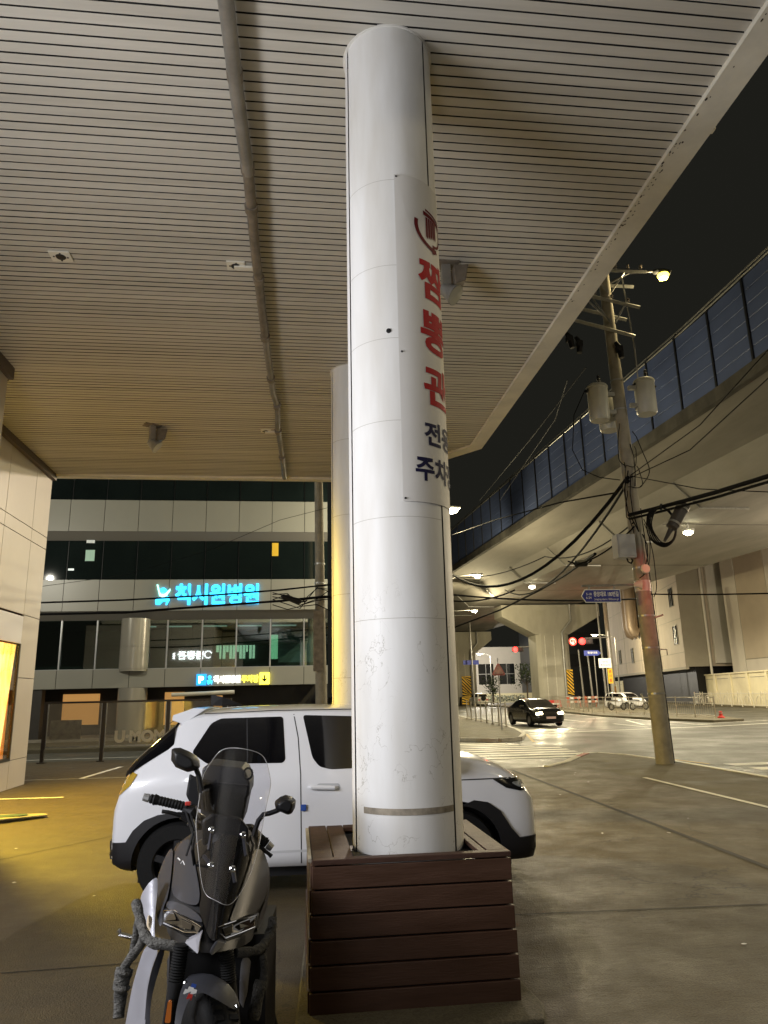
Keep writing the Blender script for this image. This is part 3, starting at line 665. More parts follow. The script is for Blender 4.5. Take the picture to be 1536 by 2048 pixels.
text_mb('P', 1, ((a.x+b.x)/2,HY-.143,zc), (1,0,0), (0,0,1), -.01, .04, fit=(.22,.3)).build('lettering', m_wl, ps)
mb = MB(); c = at(419); disc(mb, (c.x,HY-.06,zc+.1), .07); mb.prism([(c.x+x,HY-.06,zc+z) for x, z in ((-.12,-.05),(0,.0),(.12,-.05),(.1,-.22),(.04,-.12),(-.06,-.22))], (0,-.05,0)); mb.build('emblem', m_cyan, ps)
a, b = at(427), at(480); text_mb('척시원병원', 1, ((a.x+b.x)/2,HY-.08,zc), (1,0,0), (0,0,1), -.05, .03, fit=(b.x-a.x,.33)).build('lettering', m_wl, ps)
a, b = at(483), at(517); text_mb('주차장', 1, ((a.x+b.x)/2,HY-.08,zc), (1,0,0), (0,0,1), -.05, .03, fit=(b.x-a.x,.33)).build('lettering', m_yl, ps)
mb = MB(); a, b = at(519), at(539); mb.box(a.x, b.x, HY-.14, HY-.03, zc-.25, zc+.25); mb.build('yellow_box', m_yl, ps)
mb = MB(); cx_ = (a.x+b.x)/2; mb.prism([(cx_+x,HY-.143,zc+z) for x, z in ((-.03,.15),(.03,.15),(.03,-.02),(.11,.03),(.11,-.04),(0,-.15),(-.11,-.04),(-.11,.03),(-.03,-.02))], (0,-.01,0)); mb.build('arrow', m_black, ps)
# restaurant sign on the end wall of the left building, mirrored in the hospital glass
rs = thing('restaurant_sign', 'lit white restaurant name on the end wall of the clad building', 'sign', (-7.6, 17.0, 4.6))
text_mb('짬뽕관', 1, (-7.05,16.96,4.55), (-1,0,0), (0,0,1), .05, .02, fit=(1.75,.55)).build('lettering', glow('sign_white', (.9,.95,1), 9), rs)
mb = MB(); mb.prism(ring_arc(.3, 2*pi-.8, .2, .26, -5.92, 4.58) and [(x,16.96,z) for x, z in ring_arc(.3, 2*pi-.8, .2, .26, -5.92, 4.58)], (0,.05,0)); mb.box(-8.25,-8.12,16.96,17.0,4.3,4.7); mb.build('emblem', glow('sign_white2', (.9,.95,1), 7), rs)

# fence of framed clear panels in front of the side street
FY = 22.5; posts = [-7.05, -5.45, -3.66, -1.91]
fn = thing('panel_fence', 'dark metal fence with clear framed panels across the left of the forecourt', 'fence', (-4.5, FY, 0))
m_frame = mat('fence_frame', (.05,.04,.032), .5, .4)
for x in posts:
    mb = MB(); mb.box(x-.05, x+.05, FY-.04, FY+.04, 0, 1.64); mb.box(x-.11,x+.11,FY-.09,FY+.09,0,.025); mb.build('post', m_frame, fn, bevel=.006)
mb = MB(); mb.box(posts[0]-.05, posts[-1]+.05, FY-.045, FY+.045, 1.603, 1.66); mb.build('top_rail', m_frame, fn)
m_pane = clear('fence_pane', (.86,.85,.80), .10, .05)
for a, b in zip(posts, posts[1:]):
    mb = MB(); mb.box(a+.055, b-.055, FY-.02, FY+.02, .40, .43); mb.box(a+.055, a+.08, FY-.02, FY+.02, .433, 1.6); mb.box(b-.08, b-.055, FY-.02, FY+.02, .433, 1.6)
    f = mb.build('panel_frame', m_steel, fn)
    mb = MB(); mb.box(a+.081, b-.081, FY-.004, FY+.004, .433, 1.6); mb.build('pane', m_pane, f)
text_mb('U·MOM', 1, (-4.42, FY-.009, .66), (1,0,0), (0,0,1), -.006, .05, fit=(1.4,.34)).build('lettering', mat('cream_vinyl', (.60,.55,.42), .6), fn)
mb = MB(); mb.box(-6.9,-6.05,FY+.006,FY+.012,.62,1.15); mb.build('poster', mat('poster_print', (.28,.27,.22), .6, var=.7, vscale=5), fn)

# ================================================================== utility poles, cables
PXp, PYp = 8.37, 16.67
up_ = thing('utility_pole', 'tall concrete utility pole with crossarms at the pavement edge', 'utility pole', (PXp, PYp, 0))
topx = 8.13
def px(z): return PXp + (topx-PXp)*z/12.8
mb = MB(); mb.tube([(px(z), PYp, z) for z in (-.02,2,4,6,8,10,12.8)], [.198,.189,.180,.170,.160,.150,.138], 20); mb.build('shaft', m_conc, up_, smooth=True)
def arm(z, x0, x1, dz, dy=.2, name='crossarm'):
    mb = MB(); a = Vector((x0, PYp-dy, z-dz)); b = Vector((x1, PYp-dy, z+dz)); mb.tube([a, b], .055, 4); return mb.build(name, m_steel, up_)
arm(12.5, 7.2, 9.25, .02); arm(12.3, 7.4, 9.05, .0, -.2); arm(11.62, 7.2, 8.95, -.18); arm(11.45, 7.3, 8.75, -.16, -.2); arm(10.8, 7.1, 8.72, -.2)
mb = MB()
for (x0,z0,x1,z1) in ((8.2,11.85,8.62,12.45),(8.1,11.85,7.7,12.45),(8.22,10.95,8.6,11.6),(8.1,10.95,7.6,11.75),(8.1,11,7.45,11.65)): mb.tube([(x0,PYp-.21,z0),(x1,PYp-.21,z1)], .022, 6)
mb.build('brace', m_steel, up_)
mb = MB(); mb.tube([(8.55,PYp-.2,12.3),(8.62,PYp-.2,11.3),(8.68,PYp-.2,10.2),(8.72,PYp-.1,9.2),(8.62,PYp,8.6)], .02, 6); mb.build('conduit', m_steel, up_)
mb = MB()
for i in range(6): mb.lathe([(.0,0),(.04,.02),(.02,.05),(.045,.08),(.02,.11),(.04,.14),(0,.16)], (7.35+i*.35, PYp-.2, 12.55+.0), n=8)
for i in range(4): mb.lathe([(.0,0),(.04,.02),(.02,.05),(.045,.08),(.02,.11),(0,.14)], (7.3+i*.45, PYp-.2, 11.85-.09*i), n=8)
mb.build('insulator', mat('insulator_brown', (.10,.08,.06), .3), up_)
for u0, v0, rz in ((1140, 680, .4), (1160, 690, -.3), (1240, 700, .2)):
    c = onY(u0, v0, PYp-.25); mb = MB(); mb.tube([c+Vector((-.1,0,.22)), c+Vector((0,0,.05)), c+Vector((.12*rz,0,-.22))], [.05,.085,.07], 10); mb.box(c.x-.09,c.x+.05,c.y-.08,c.y+.08,c.z-.05,c.z+.1); mb.build('cutout_switch', m_black, up_)
mb = MB(); mb.tube([(px(.0)+.215,PYp-.02,0),(px(6)+.19,PYp-.02,6)], .018, 6); mb.build('earth_wire', m_cable, up_)
for z in (2.6, 3.35, 4.5, 8.6, 9.4, 1.55):
    mb = MB(); r = .198-.0047*z+.006; mb.lathe([(r,-.02),(r,.02)], (px(z),PYp,z), n=20); mb.build('steel_band', m_steel, up_)
mb = MB(); mb.lathe([(0,.0),(.10,.01),(.12,.05),(.10,.09),(0,.1)], (px(4.45)+.0,PYp-.2,4.45), (0,-1,0), 12); mb.build('junction', m_cream, up_, smooth=True)
mb = MB(); mb.tube([(px(2.55)+.17,PYp-.1,2.55),(px(2.55)+.34,PYp-.12,2.55),(px(2.55)+.34,PYp-.12,2.42)], .014, 6); mb.tube([(px(3.25)+.16,PYp-.1,3.3),(px(3.25)+.36,PYp-.12,3.36)], .02, 6); mb.build('step_bolt', m_steel, up_)
R_ = random.Random(21)
for i in range(8):                          # slack service wires looped along the shaft
    z0 = R_.uniform(5.2, 8.2); z1 = z0 - R_.uniform(.5, 1.9); s_ = R_.choice((-1, 1)); o_ = R_.uniform(.08, .26)
    mb = MB(); A_, B_ = Vector((px(z0)+s_*.16, PYp-.17, z0)), Vector((px(z1)+R_.choice((-1,1))*.15, PYp-.19, z1))
    mb.tube([A_] + [A_.lerp(B_, t_) + Vector((s_*o_*sin(pi*t_)*(1+.12*sin(9*t_+i)), -.06, -.25*sin(pi*t_))) for t_ in [q/14 for q in range(1,14)]] + [B_], .011, 5); mb.build('wire', m_cable, up_, smooth=True)
m_tank = mat('transformer_grey', (.46,.46,.42), .45, var=.1, vscale=4)
def transformer(x, z, label):
    t = thing('transformer', label, 'transformer', (x, PYp-.12, z), 0, 'transformers hung on the utility pole')
    mb = MB(); mb.lathe([(.0,.0),(.225,.0),(.235,.03),(.255,.06),(.255,.86),(.268,.87),(.268,.91),(.24,.95),(.1,.98),(0,.985)], (0,0,0), n=24); mb.build('tank', m_tank, t, smooth=True, local=True)
    mb = MB(); mb.lathe([(0,.97),(.04,.98),(.06,1.03),(.03,1.07),(.055,1.11),(.03,1.15),(.045,1.2),(0,1.25)], (.05,-.03,0), n=10); mb.build('bushing', m_black, t, local=True)
    mb = MB(); s = 1 if x < 8 else -1
    for zz in (.24,.72): mb.box(min(s*.24,s*.44), max(s*.24,s*.44), -.05, .05, zz-.05, zz+.05)
    mb.build('bracket', m_steel, t, local=True)
    mb = MB()
    for q in range(3): mb.box(-.26+.0, -.29, -.06+q*.06-.015, -.06+q*.06+.015, .78, .84)
    mb.lathe([(0,0),(.035,.01),(.03,.06)], (-.255*s*1,0,.78), (-s,0,0), 8); mb.build('terminal', m_black, t, local=True)
transformer(7.58, 8.25, 'grey transformer can on the left side of the utility pole')
transformer(8.86, 8.45, 'grey transformer can on the right side of the utility pole')
t = thing('transformer', 'transformer showing only its lit base behind the utility pole', 'transformer', (8.10, PYp+.5, 8.22), 0, 'transformers hung on the utility pole')
mb = MB(); mb.lathe([(0,0),(.225,0),(.25,.05),(.25,.85),(.2,.93),(0,.95)], (0,0,0), n=20); mb.build('tank', m_tank, t, smooth=True, local=True)
mb = MB(); mb.box(.0,.12,-.4,-.2,.3,.4); mb.build('bracket', m_steel, t, local=True)
t = thing('control_box', 'grey utility box on the left side of the pole', 'box', (7.83, PYp-.2, 4.75))
mb = MB(); mb.box(-.24,.22,-.17,.14,-.05,.52); mb.build('case', mat('box_grey', (.40,.40,.42), .5, var=.1), t, bevel=.012, local=True)
mb = MB(); mb.box(-.2,.18,-.182,-.172,0,.47); mb.build('door', mat('box_door', (.38,.38,.40), .5), t, bevel=.004, local=True)
mb = MB(); mb.tube([(0.02,-.05,-.05),(.03,-.08,-.14),(.1,-.08,-.18),(.16,-.05,-.1),(.14,-.02,-.04)], .02, 6); mb.build('loop', m_cable, t, local=True)
# bracket lamp high on the pole
t = thing('street_lamp', 'yellow sodium lamp on a long arm high beside the utility pole top', 'street lamp', (8.15, PYp, 12.4), 0, 'street lamps')
mb = MB(); mb.tube([(8.15,PYp+.1,12.2),(8.9,PYp+.05,12.62),(9.62,PYp,12.68)], [.035,.03,.03], 8); mb.build('arm', m_dark, t)
mb = MB(); mb.loft([[(x, PYp+w*cos(q*pi/4), 12.66+h*sin(q*pi/4)) for q in range(8)] for x, w, h in ((9.55,.04,.03),(9.62,.1,.07),(9.85,.14,.08),(10.05,.09,.05))]); mb.build('head', m_dark, t, smooth=True)
mb = MB(); mb.lathe([(.14,0),(.16,-.04),(.12,-.13),(0,-.16)], (9.84,PYp,12.60), n=14); mb.build('lens', m_sodium, t, smooth=True)
# street name sign on an arm
t = thing('street_name_sign', 'blue arrow-shaped street name sign on an arm of the utility pole', 'street sign', (7.3, PYp-.3, 3.9))
a = onY(1162, 1193, PYp-.3); b = onY(1241, 1191, PYp-.3); hz = .155; zc = (a.z+b.z)/2
def arrow(mb, gx, y, m=None, d=.012):
    P = [(a.x+gx, zc),(a.x+.10+gx*.6, zc+hz-gx),(b.x-gx, zc+hz-gx),(b.x-gx, zc-hz+gx),(a.x+.10+gx*.6, zc-hz+gx)]
    mb.prism([(x,y,z) for x, z in P], (0,-d,0), m)
mb = MB(); arrow(mb, 0, PYp-.30); mb.build('border', m_bwhite, t)
mb = MB(); arrow(mb, .018, PYp-.313, d=.004); mb.build('panel', mat('sign_blue', (.02,.03,.26), .4), t)
w = b.x - a.x
mb = text_mb('중앙대로 180번길', 1, (a.x+.29+(w-.33)/2, PYp-.318, zc+.045), (1,0,0), (0,0,1), -.002, .02, fit=(w-.36,.12))
text_mb('Jungang-daero 180beon-gil', 1, (a.x+.29+(w-.33)/2, PYp-.318, zc-.082), (1,0,0), (0,0,1), -.002, .0, fit=(w-.38,.06), mb=mb)
text_mb('5-18', 1, (a.x+.19, PYp-.318, zc+.045), (1,0,0), (0,0,1), -.002, .01, fit=(.13,.055), mb=mb); text_mb('6-24', 1, (a.x+.18, PYp-.318, zc-.04), (1,0,0), (0,0,1), -.002, .01, fit=(.13,.055), mb=mb)
mb.build('lettering', m_bwhite, t)
mb = MB(); mb.tube([(a.x+.05,PYp-.29,zc+.24),(8.05,PYp-.24,zc+.27)], .025, 8); mb.box(a.x+.2,a.x+.24,PYp-.3,PYp-.28,zc+.15,zc+.24); mb.box(b.x-.15,b.x-.11,PYp-.3,PYp-.28,zc+.15,zc+.25); mb.build('arm', m_steel, t)
mb = MB(); mb.tube([(7.95,PYp-.25,zc+.27),(8.12,PYp-.27,zc+.27)], [.04,.13], 8); mb.lathe([(.187,-.13),(.187,.13)], (px(4.1),PYp,zc+.27), n=20); mb.build('clamp', mat('clamp_pale', (.55,.52,.48), .5), t)
# second pole in front of the hospital
t = thing('utility_pole', 'plain slim concrete pole in front of the hospital', 'utility pole', (.87, 26.2, 0))
mb = MB(); mb.tube([(.9,26.2,-.13),(.85,26.2,4),(.76,26.2,12)], [.21,.18,.14], 16); mb.build('shaft', m_conc, t, smooth=True)
mb = MB()
for z in (3.2, 5.6, 6.3): mb.lathe([(.19,-.03),(.19,.03)], (.83,26.2,z), n=14)
mb.build('steel_band', m_steel, t)
mb = MB(); mb.box(.6,.95,26.0,26.03,2.5,4.6); mb.build('cable_guard', m_pipe2, t)

def cable(pts, r, label, n=6, name='cable'):
    return tag(MB().tube(pts, r, n).build(name, m_cable, smooth=True), label, 'cable', 'overhead cables')
def sag(a, b, s, n=14, bundle=0):
    a, b = Vector(a), Vector(b); return [a.lerp(b, i/n) - Vector((0,0,s*4*(i/n)*(1-i/n))) for i in range(n+1)]
P0 = Vector((8.05, PYp-.22, 0))
def pole_pt(z): return Vector((px(z)-.12, PYp-.2, z))
cable(sag(pole_pt(6.75), onY(905,1149,30), 1.4), .05, 'thick black cable sagging from the utility pole to behind the lettered column')
cable(sag(pole_pt(6.65), onY(1010,1180,40), 1.2), .035, 'black cable dropping from the pole towards the far pier')
cable(sag(pole_pt(5.6), onY(1090,1110,24)+Vector((0,0,-.05)), .35)+sag(onY(1090,1110,24)+Vector((0,0,-.05)), onY(905,1152,34), .3), .02, 'thin cable running low from the box on the utility pole')
cable(sag(pole_pt(5.5), onY(1150,1130,18), .15), .02, 'short black cable from the grey box to the splice case')
spl = thing('splice_case', 'black cable splice case hanging left of the utility pole', 'splice case', onY(1162,1127,18))
c = onY(1162,1127,18); MB().tube([c+Vector((-.17,0,-.01)), c+Vector((-.15,0,-.01)), c+Vector((.15,0,.01)), c+Vector((.17,0,.01))], [.05,.085,.085,.05], 10).build('case', m_black, spl)
MB().tube([c+Vector((.17,0,0)), c+Vector((.3,0,.08))], .02, 6).build('cable_end', m_cable, spl)
MB().tube([c+Vector((-.17,0,0)), c+Vector((-.35,0,.06))], .02, 6).build('cable_end', m_cable, spl)
cable([onY(1190,1108,17.3), onY(1130,1150,22), onY(1080,1180,30), onY(1000,1220,36), onY(905,1256,40)], .045, 'twisted grey cable bundle sloping down to the far left from the splice case')
q = [onY(1258,1030,PYp-.3), onY(1330,1012,14.8), onY(1430,985,13), onY(1560,945,11)]
cable(q, .045, 'thick black cable running to the upper right from the pole')
cable([p + Vector((0,0,-.1)) for p in q], .028, 'second black cable just under the thick one on the right')
cable([onY(1262,955,PYp-.2), onY(1380,900,14), onY(1560,735,10)], .012, 'thin wire rising to the right across the viaduct edge')
cable([onY(1262,950,PYp-.2), onY(1400,850,13), onY(1545,690,10)], .012, 'upper thin wire rising to the right across the noise barrier')
cable([onY(1262,952,PYp-.2), onY(1400,978,14), onY(1560,985,12)], .010, 'thin wire running almost level to the right')
cable(sag(onY(890,1188,40), onY(1300,1196,40), .25), .05, 'level black cable crossing in front of the far pier')
cable(sag(onY(890,1200,41), onY(1030,1180,41), .3), .045, 'lower black cable left of the far pier')
cable(sag(onY(1290,1188,PYp), onY(1560,1186,14), .02), .016, 'pale wire running level to the right from the pole')
cable([onY(1235,985,PYp-.25), onY(1120,1005,19), onY(990,1040,26), onY(905,1070,32)], .02, 'cable crossing in front of the noise barrier')
hl = [onY(u, v, 25.6) for u, v in ((60,1206),(250,1200),(430,1190),(560,1180),(634,1172),(700,1166))]
cable(hl, .03, 'black cable crossing the cyan hospital letters')
cable([onY(u, v, 25.6) for u, v in ((60,1229),(250,1225),(420,1212),(560,1202),(640,1194),(700,1190))], .04, 'lower thick black cable under the cyan hospital letters')
cable([onY(u, v, 25.6) for u, v in ((60,1176),(250,1150),(420,1100),(560,1040),(700,1004))], .008, 'thin wire slanting across the upper pale bands')
for i in range(6):
    r_ = random.Random(i); z_ = 1185 + i*4
    cable([onY(u, z_ + r_.uniform(-9, 9) + (v0 if u > 560 else 0), 25.9) for u, v0 in ((545,0),(575,r_.uniform(-3,12)),(600,r_.uniform(0,22)),(634,r_.uniform(-16,10)),(665,r_.uniform(-12,12)))], .016,
          ['tangled cable topmost at the slim pole','tangled cable second from the top at the slim pole','drooping cable of the tangle at the slim pole','kinked cable of the tangle at the slim pole','cable near the bottom of the tangle at the slim pole','lowest cable of the tangle at the slim pole'][i])
t = thing('splice_case', 'black splice case in the cable tangle by the slim pole', 'splice case', onY(585,1197,25.5))
a, b = onY(562,1192,25.5), onY(603,1204,25.5); MB().tube([a, a.lerp(b,.1), a.lerp(b,.9), b], [.04,.085,.1,.05], 8).build('case', m_black, t)
MB().tube([b, b+Vector((.2,0,.05))], .025, 6).build('cable_end', m_cable, t)
# coil and black drum on the right hand cable
c = onY(1325,1052,14.9); mb = MB()
for j in range(5):
    mb.tube([c + Vector(((.30+.018*j)*cos(i*2*pi/28)*.92, .03*j-.06+.02*sin(i+j), (.40+.014*j)*sin(i*2*pi/28))) for i in range(29)], .016, 6)
t = thing('cable_coil', 'ring of spare black cable hanging right of the pole', 'cable coil', c); mb.build('turns', m_cable, t)
MB().tube([c+Vector((0,-.02,.36)), c+Vector((.02,-.02,.5))], .03, 6).build('tie', m_dark, t)
a, b = onY(1342,1058,14.7), onY(1368,1010,14.7); t = thing('cable_enclosure', 'slanting dark cable enclosure tube beside the spare cable ring', 'cable enclosure', (a+b)/2)
MB().tube([a-(b-a)*.5, a, a.lerp(b,.05), b], [.03,.06,.125,.14], 14).build('tube_case', mat('enclosure_grey', (.045,.04,.04), .5), t, smooth=True)
MB().tube([a.lerp(b,.2), a.lerp(b,.27)], .14, 14).build('strap', m_steel, t)
MB().tube([a.lerp(b,.8), a.lerp(b,.86)], .148, 14).build('strap', m_steel, t)
for i, (z0, dx, l) in enumerate(((6.9,-.3,'looped cable on the pole above the grey box, leftmost'),(6.8,-.16,'looped cable close on the pole above the grey box'),(7.6,.05,'loose cable loop down the pole front'),(5.3,.1,'small cable loop down to the pale junction'))):
    zb = 5.35 if i < 2 else (6.5 if i == 2 else 4.5)
    cable([Vector((px(z0)+dx*.4, PYp-.24, z0)), Vector((px(z0)+dx, PYp-.3, (z0*2+zb)/3)), Vector((px(z0)+dx*.9, PYp-.3, (z0+2*zb)/3)), Vector((px(zb)-.05*(i<2), PYp-.26, zb))], .014, l)
cable([onY(1170,780,PYp), onY(1148,830,PYp), onY(1145,900,PYp), onY(1165,940,PYp), onY(1200,955,PYp), onY(1240,960,PYp-.2)], .012, 'long hanging loop of wire left of the transformers')
cable([onY(1135,760,17), onY(1110,840,22), onY(1000,1000,45)], .012, 'pale thin wire falling from the crossarms to the left')
cable([onY(1172,735,17), onY(1060,880,24), onY(960,1000,40)], .012, 'second thin wire falling from the crossarms to the left')
# ================================================================== elevated road
m_deck = mat('viaduct_concrete', (.25,.235,.21), .8, var=.4, vscale=.35, bump=.1, bscale=6, stretch=(1,.25,1))
m_deckw = mat('viaduct_parapet', (.075,.07,.06), .9, var=.7, vscale=1.2, stretch=(1,.6,.4))
def vx(y): return -.05 * max(0, y - 26)      # slow bend to the left
ys_ = list(range(-16, 171, 6))
vd = thing('viaduct', 'elevated concrete road on wide piers running along the right', 'viaduct', (27, 40, 11.2))
def sweep(mb, sec, m=None):
    mb.loft([[(x + vx(y), y, z) for x, z in sec] for y in ys_], True, True, m)
mb = MB(); sweep(mb, [(17.0,13.05),(20.8,12.55),(22.2,11.15),(34.0,11.15),(35.4,12.55),(39.2,13.05),(39.2,13.35),(17.0,13.35)]); mb.build('deck', m_deck, vd)
mb = MB(); sweep(mb, [(16.95,12.98),(17.25,12.98),(17.25,13.35),(17.22,13.56),(16.95,13.56)]); mb.build('parapet', m_deckw, vd)
mb = MB(); sweep(mb, [(38.95,13.352),(39.25,13.352),(39.25,14.05),(38.98,14.05)]); mb.build('parapet', m_deckw, vd)
mb = MB()
for y in range(18, 150, 9):
    mb = MB(); mb.tube([(20.75+vx(y),y,12.5),(22.15+vx(y),y,11.12),(25+vx(y),y,11.10)], .06, 6); mb.build('drain_pipe', m_steel, vd)
mb = MB()
for y in range(12, 150, 14): mb = MB(); mb.box(22.3+vx(y), 33.9+vx(y), y, y+.09, 11.14, 11.2); mb.build('deck_joint', m_gap, vd)
nbr = thing('noise_barrier', 'dark blue panelled noise barrier along the edge of the viaduct', 'noise barrier', (17.1, 40, 13.57))
m_nb = mat('barrier_blue', (.075,.105,.225), .55, var=.2, vscale=.5)
m_nbd = mat('barrier_post', (.008,.009,.014), .5)
y = 3.5; npost = 0
while y < 150 and npost < 62:
    x0, x1 = 17.12 + vx(y), 17.12 + vx(y + 2.5); mb = MB()
    for i in range(6):
        z0 = 13.57 + i*.58
        mb.loft([[(x-.02, yy, z0+.002),(x-.035, yy, z0+.03),(x-.035, yy, z0+.55),(x-.02, yy, z0+.578),(x+.05, yy, z0+.578),(x+.05, yy, z0+.002)] for x, yy in ((x0, y+.06),(x1, y+2.44))])
    if npost < 55: mb.build('panel', m_nb, nbr)
    mb = MB(); mb.box(x0-.09, x0+.1, y-.055, y+.055, 13.3, 17.1); mb.tube([(x0,y,17.05),(x0+.05,y,17.3),(x0+.22,y,17.5)], .045, 6); mb.build('post', m_nbd, nbr)
    y += 2.5; npost += 1
mb = MB()
for dz, dx in ((17.1, .0), (17.33, .08)): mb.tube([(17.08 + dx + vx(yy), yy, dz) for yy in range(-4, 150, 8)], .04, 6)
mb.build('top_rail', m_steel, nbr)
m_pier = mat('pier_concrete', (.40,.38,.32), .75, var=.3, vscale=.5, bump=.1, bscale=8, stretch=(1,1,.35))
def pier(cx, y, label, w=11.2):
    t = thing('viaduct_pier', label, 'pier', (cx, y, 0), 0, 'piers under the viaduct')
    mb = MB(); h = w/2
    mb.prism([(-h,-1.6,9.7),(-h,-1.6,11.0),(h,-1.6,11.0),(h,-1.6,9.7),(1.9,-1.6,7.7),(-1.9,-1.6,7.7)], (0,3.2,0)); mb.build('cap', m_pier, t, local=True, bevel=.06)
    mb = MB(); mb.prism([(x, yy, -.12) for x, yy in ((-1.85,-1.3),(-1.4,-1.75),(1.4,-1.75),(1.85,-1.3),(1.85,1.3),(1.4,1.75),(-1.4,1.75),(-1.85,1.3))], (0,0,7.95))
    mb.build('shaft', m_pier, t, local=True)
    mb = MB()
    for q in (-1.0, 0, 1.0): mb.box(q-.03, q+.03, -1.775, -1.752, 0, 7.6)
    mb.build('form_lines', m_kerb, t, local=True)
    mb = MB()
    for s in (-1, 1): mb.box(s*3.2-.5, s*3.2+.5, -.6, .6, 11.0, 11.16)
    mb.build('bearing', m_dark, t, local=True)
    mb = MB(); mb.tube([(2.1,-1.8,11),(2.1,-1.8,9.2),(.95,-1.95,7.9),(.95,-1.95,6.8),(.95,-1.9,.0)], .12, 8); mb.build('down_pipe', m_steel, t, local=True, smooth=True)
    return t
def stripes(mb, x0, x1, y, z0, z1, n=9):
    mb.box(x0, x1, y-.04, y, z0, z1, 0); w = x1-x0; st = (z1-z0+w)/n
    for i in range(n):
        a = z0 - w + i*st; P = [(x0,a+w),(x1,a),(x1,a+st*.5),(x0,a+w+st*.5)]
        P = [(x, min(z1-.004, max(z0+.004, z))) for x, z in P]
        if max(p[1] for p in P) - min(p[1] for p in P) > .03: mb.prism([(x,y-.043,z) for x, z in P], (0,-.006,0), 1)
m_haz = mat('hazard_yellow', (.85,.50,.02), .5)
p1 = pier(28.0, 80, 'nearer T-shaped concrete pier with a striped board on its right face')
mb = MB(); stripes(mb, 1.15, 1.86, -1.78, 1.2, 3.9); mb.build('hazard_board', [m_haz, m_black], p1, local=True)
p2 = pier(26.0, 115, 'farther concrete pier with a striped board behind the column edge', 9)
mb = MB(); stripes(mb, -.6, .9, -1.78, 1.2, 4.2); mb.build('hazard_board', [m_haz, m_black], p2, local=True)
t = thing('crash_cushion', 'yellow and black crash cushion at the foot of the far pier', 'crash barrier', (26.0, 110, 0))
mb = MB(); stripes(mb, -1.5, 1.6, -.3, -.1, 1.2, 11); mb.build('face', [m_haz, m_black], t, local=True)
mb = MB(); mb.box(-1.4,1.5,-.29,1.6,-.1,1.1); mb.build('body', m_black, t, local=True)

# ================================================================== buildings on the right and far off
m_fac = mat('factory_wall', (.58,.50,.40), .7, var=.2, vscale=.3, bump=.05, bscale=4, stretch=(1,1,.3))
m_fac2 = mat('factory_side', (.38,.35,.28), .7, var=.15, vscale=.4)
m_pan = mat('factory_panel', (.60,.53,.42), .6, var=.12, vscale=.4)
m_panl = mat('factory_panel_pale', (.74,.70,.62), .6, var=.1, vscale=.4)
m_win = mat('dark_window', (.012,.013,.014), .08)
A0 = Vector((41.2, 75)); dA = Vector((.235, .972)); nA = Vector((-.972, .235))     # face turned to the road
def onA(s, off=0): p = A0 + dA*s + nA*off; return (p.x, p.y)
fa = thing('factory_building', 'beige concrete factory building with small windows and thick ducts', 'building', (46, 90, 0))
B0 = Vector((44.4, 75.0))
mb = MB(); P = [(*A0,), onA(42), (62, 116), (62, 75.0), (B0.x-.0, 75.0)]
mb.prism([(x, y, 3.9) for x, y in P], (0,0,18)); mb.build('wall', m_fac, fa)
mb = MB(); mb.prism([(A0.x+.02, A0.y-.006, 3.9),(B0.x-.15, A0.y-.006, 3.9),(B0.x-.15,A0.y-.05,3.9),(A0.x+.02,A0.y-.05,3.9)], (0,0,18)); mb.build('side_wall', m_fac2, fa)
mb = MB(); mb.prism([(x, y, -.1) for x, y in (onA(.8,-1.2), onA(41,-1.2), (60,112), (60,76))], (0,0,4.0)); mb.build('ground_storey', m_black, fa)
mb = MB(); mb.prism([(x,y,3.62) for x, y in (onA(0,.02), onA(42,.02), onA(42,-.3), onA(0,-.3))], (0,0,.28)); mb.build('ledge', m_fac2, fa)
def awin(s0, s1, z0, z1):
    mb = MB(); mb.prism([(*onA(s0,.05), z0-.1),(*onA(s1,.05), z0-.1),(*onA(s1,-.1),z0-.1),(*onA(s0,-.1),z0-.1)], (0,0,z1-z0+.2)); f = mb.build('window', m_fac2, fa)
    mb = MB(); mb.prism([(*onA(s0+.1,.06), z0),(*onA(s1-.1,.06), z0),(*onA(s1-.1,-.1),z0),(*onA(s0+.1,-.1),z0)], (0,0,z1-z0)); mb.build('pane', m_win, f)
    mb = MB()
    for q in (.35,.65):
        mb.prism([(*onA(s0+(s1-s0)*q,.09), z0),(*onA(s0+(s1-s0)*q+.08,.09), z0),(*onA(s0+(s1-s0)*q+.08,.06),z0),(*onA(s0+(s1-s0)*q,.06),z0)], (0,0,z1-z0))
    mb.build('bars', m_steel, f)
for s0, z0 in ((1.6,6.4),(1.8,10.6),(13.5,5.6),(13,9.6),(25,5.3),(1.7,14.6),(24,12),(34,5.5)): awin(s0, s0+1.9, z0, z0+2.0)
mb = MB()
for z in (5.4, 9.0, 13): mb.prism([(*onA(0,.03), z),(*onA(42,.03), z),(*onA(42,.0),z),(*onA(0,.0),z)], (0,0,.06))
for s in (10, 20.5, 31): mb.prism([(*onA(s,.03), 3.9),(*onA(s+.1,.03), 3.9),(*onA(s+.1,0),3.9),(*onA(s,0),3.9)], (0,0,18))
mb.build('wall_joints', m_fac2, fa)
mb = MB()
for s in (20.2, 22.6): mb.tube([(*onA(s,.9), 20),(*onA(s,.9), 9.8),(*onA(s,.7), 9.2),(*onA(s,.2),9.0)], .8, 12)
mb.build('duct', mat('duct_brown', (.16,.12,.09), .5, .3), fa, smooth=True)
mb = MB(); mb.tube([(43.9,74.75,0),(43.9,74.75,18)], .13, 8); mb.box(44.5,46.2,74.6,74.9,4.2,18)
mb.build('drain_stack', m_panl, fa)
fb = thing('factory_building', 'pale factory building with tall vertical wall panels at the right edge', 'building', (50, 66, 0))
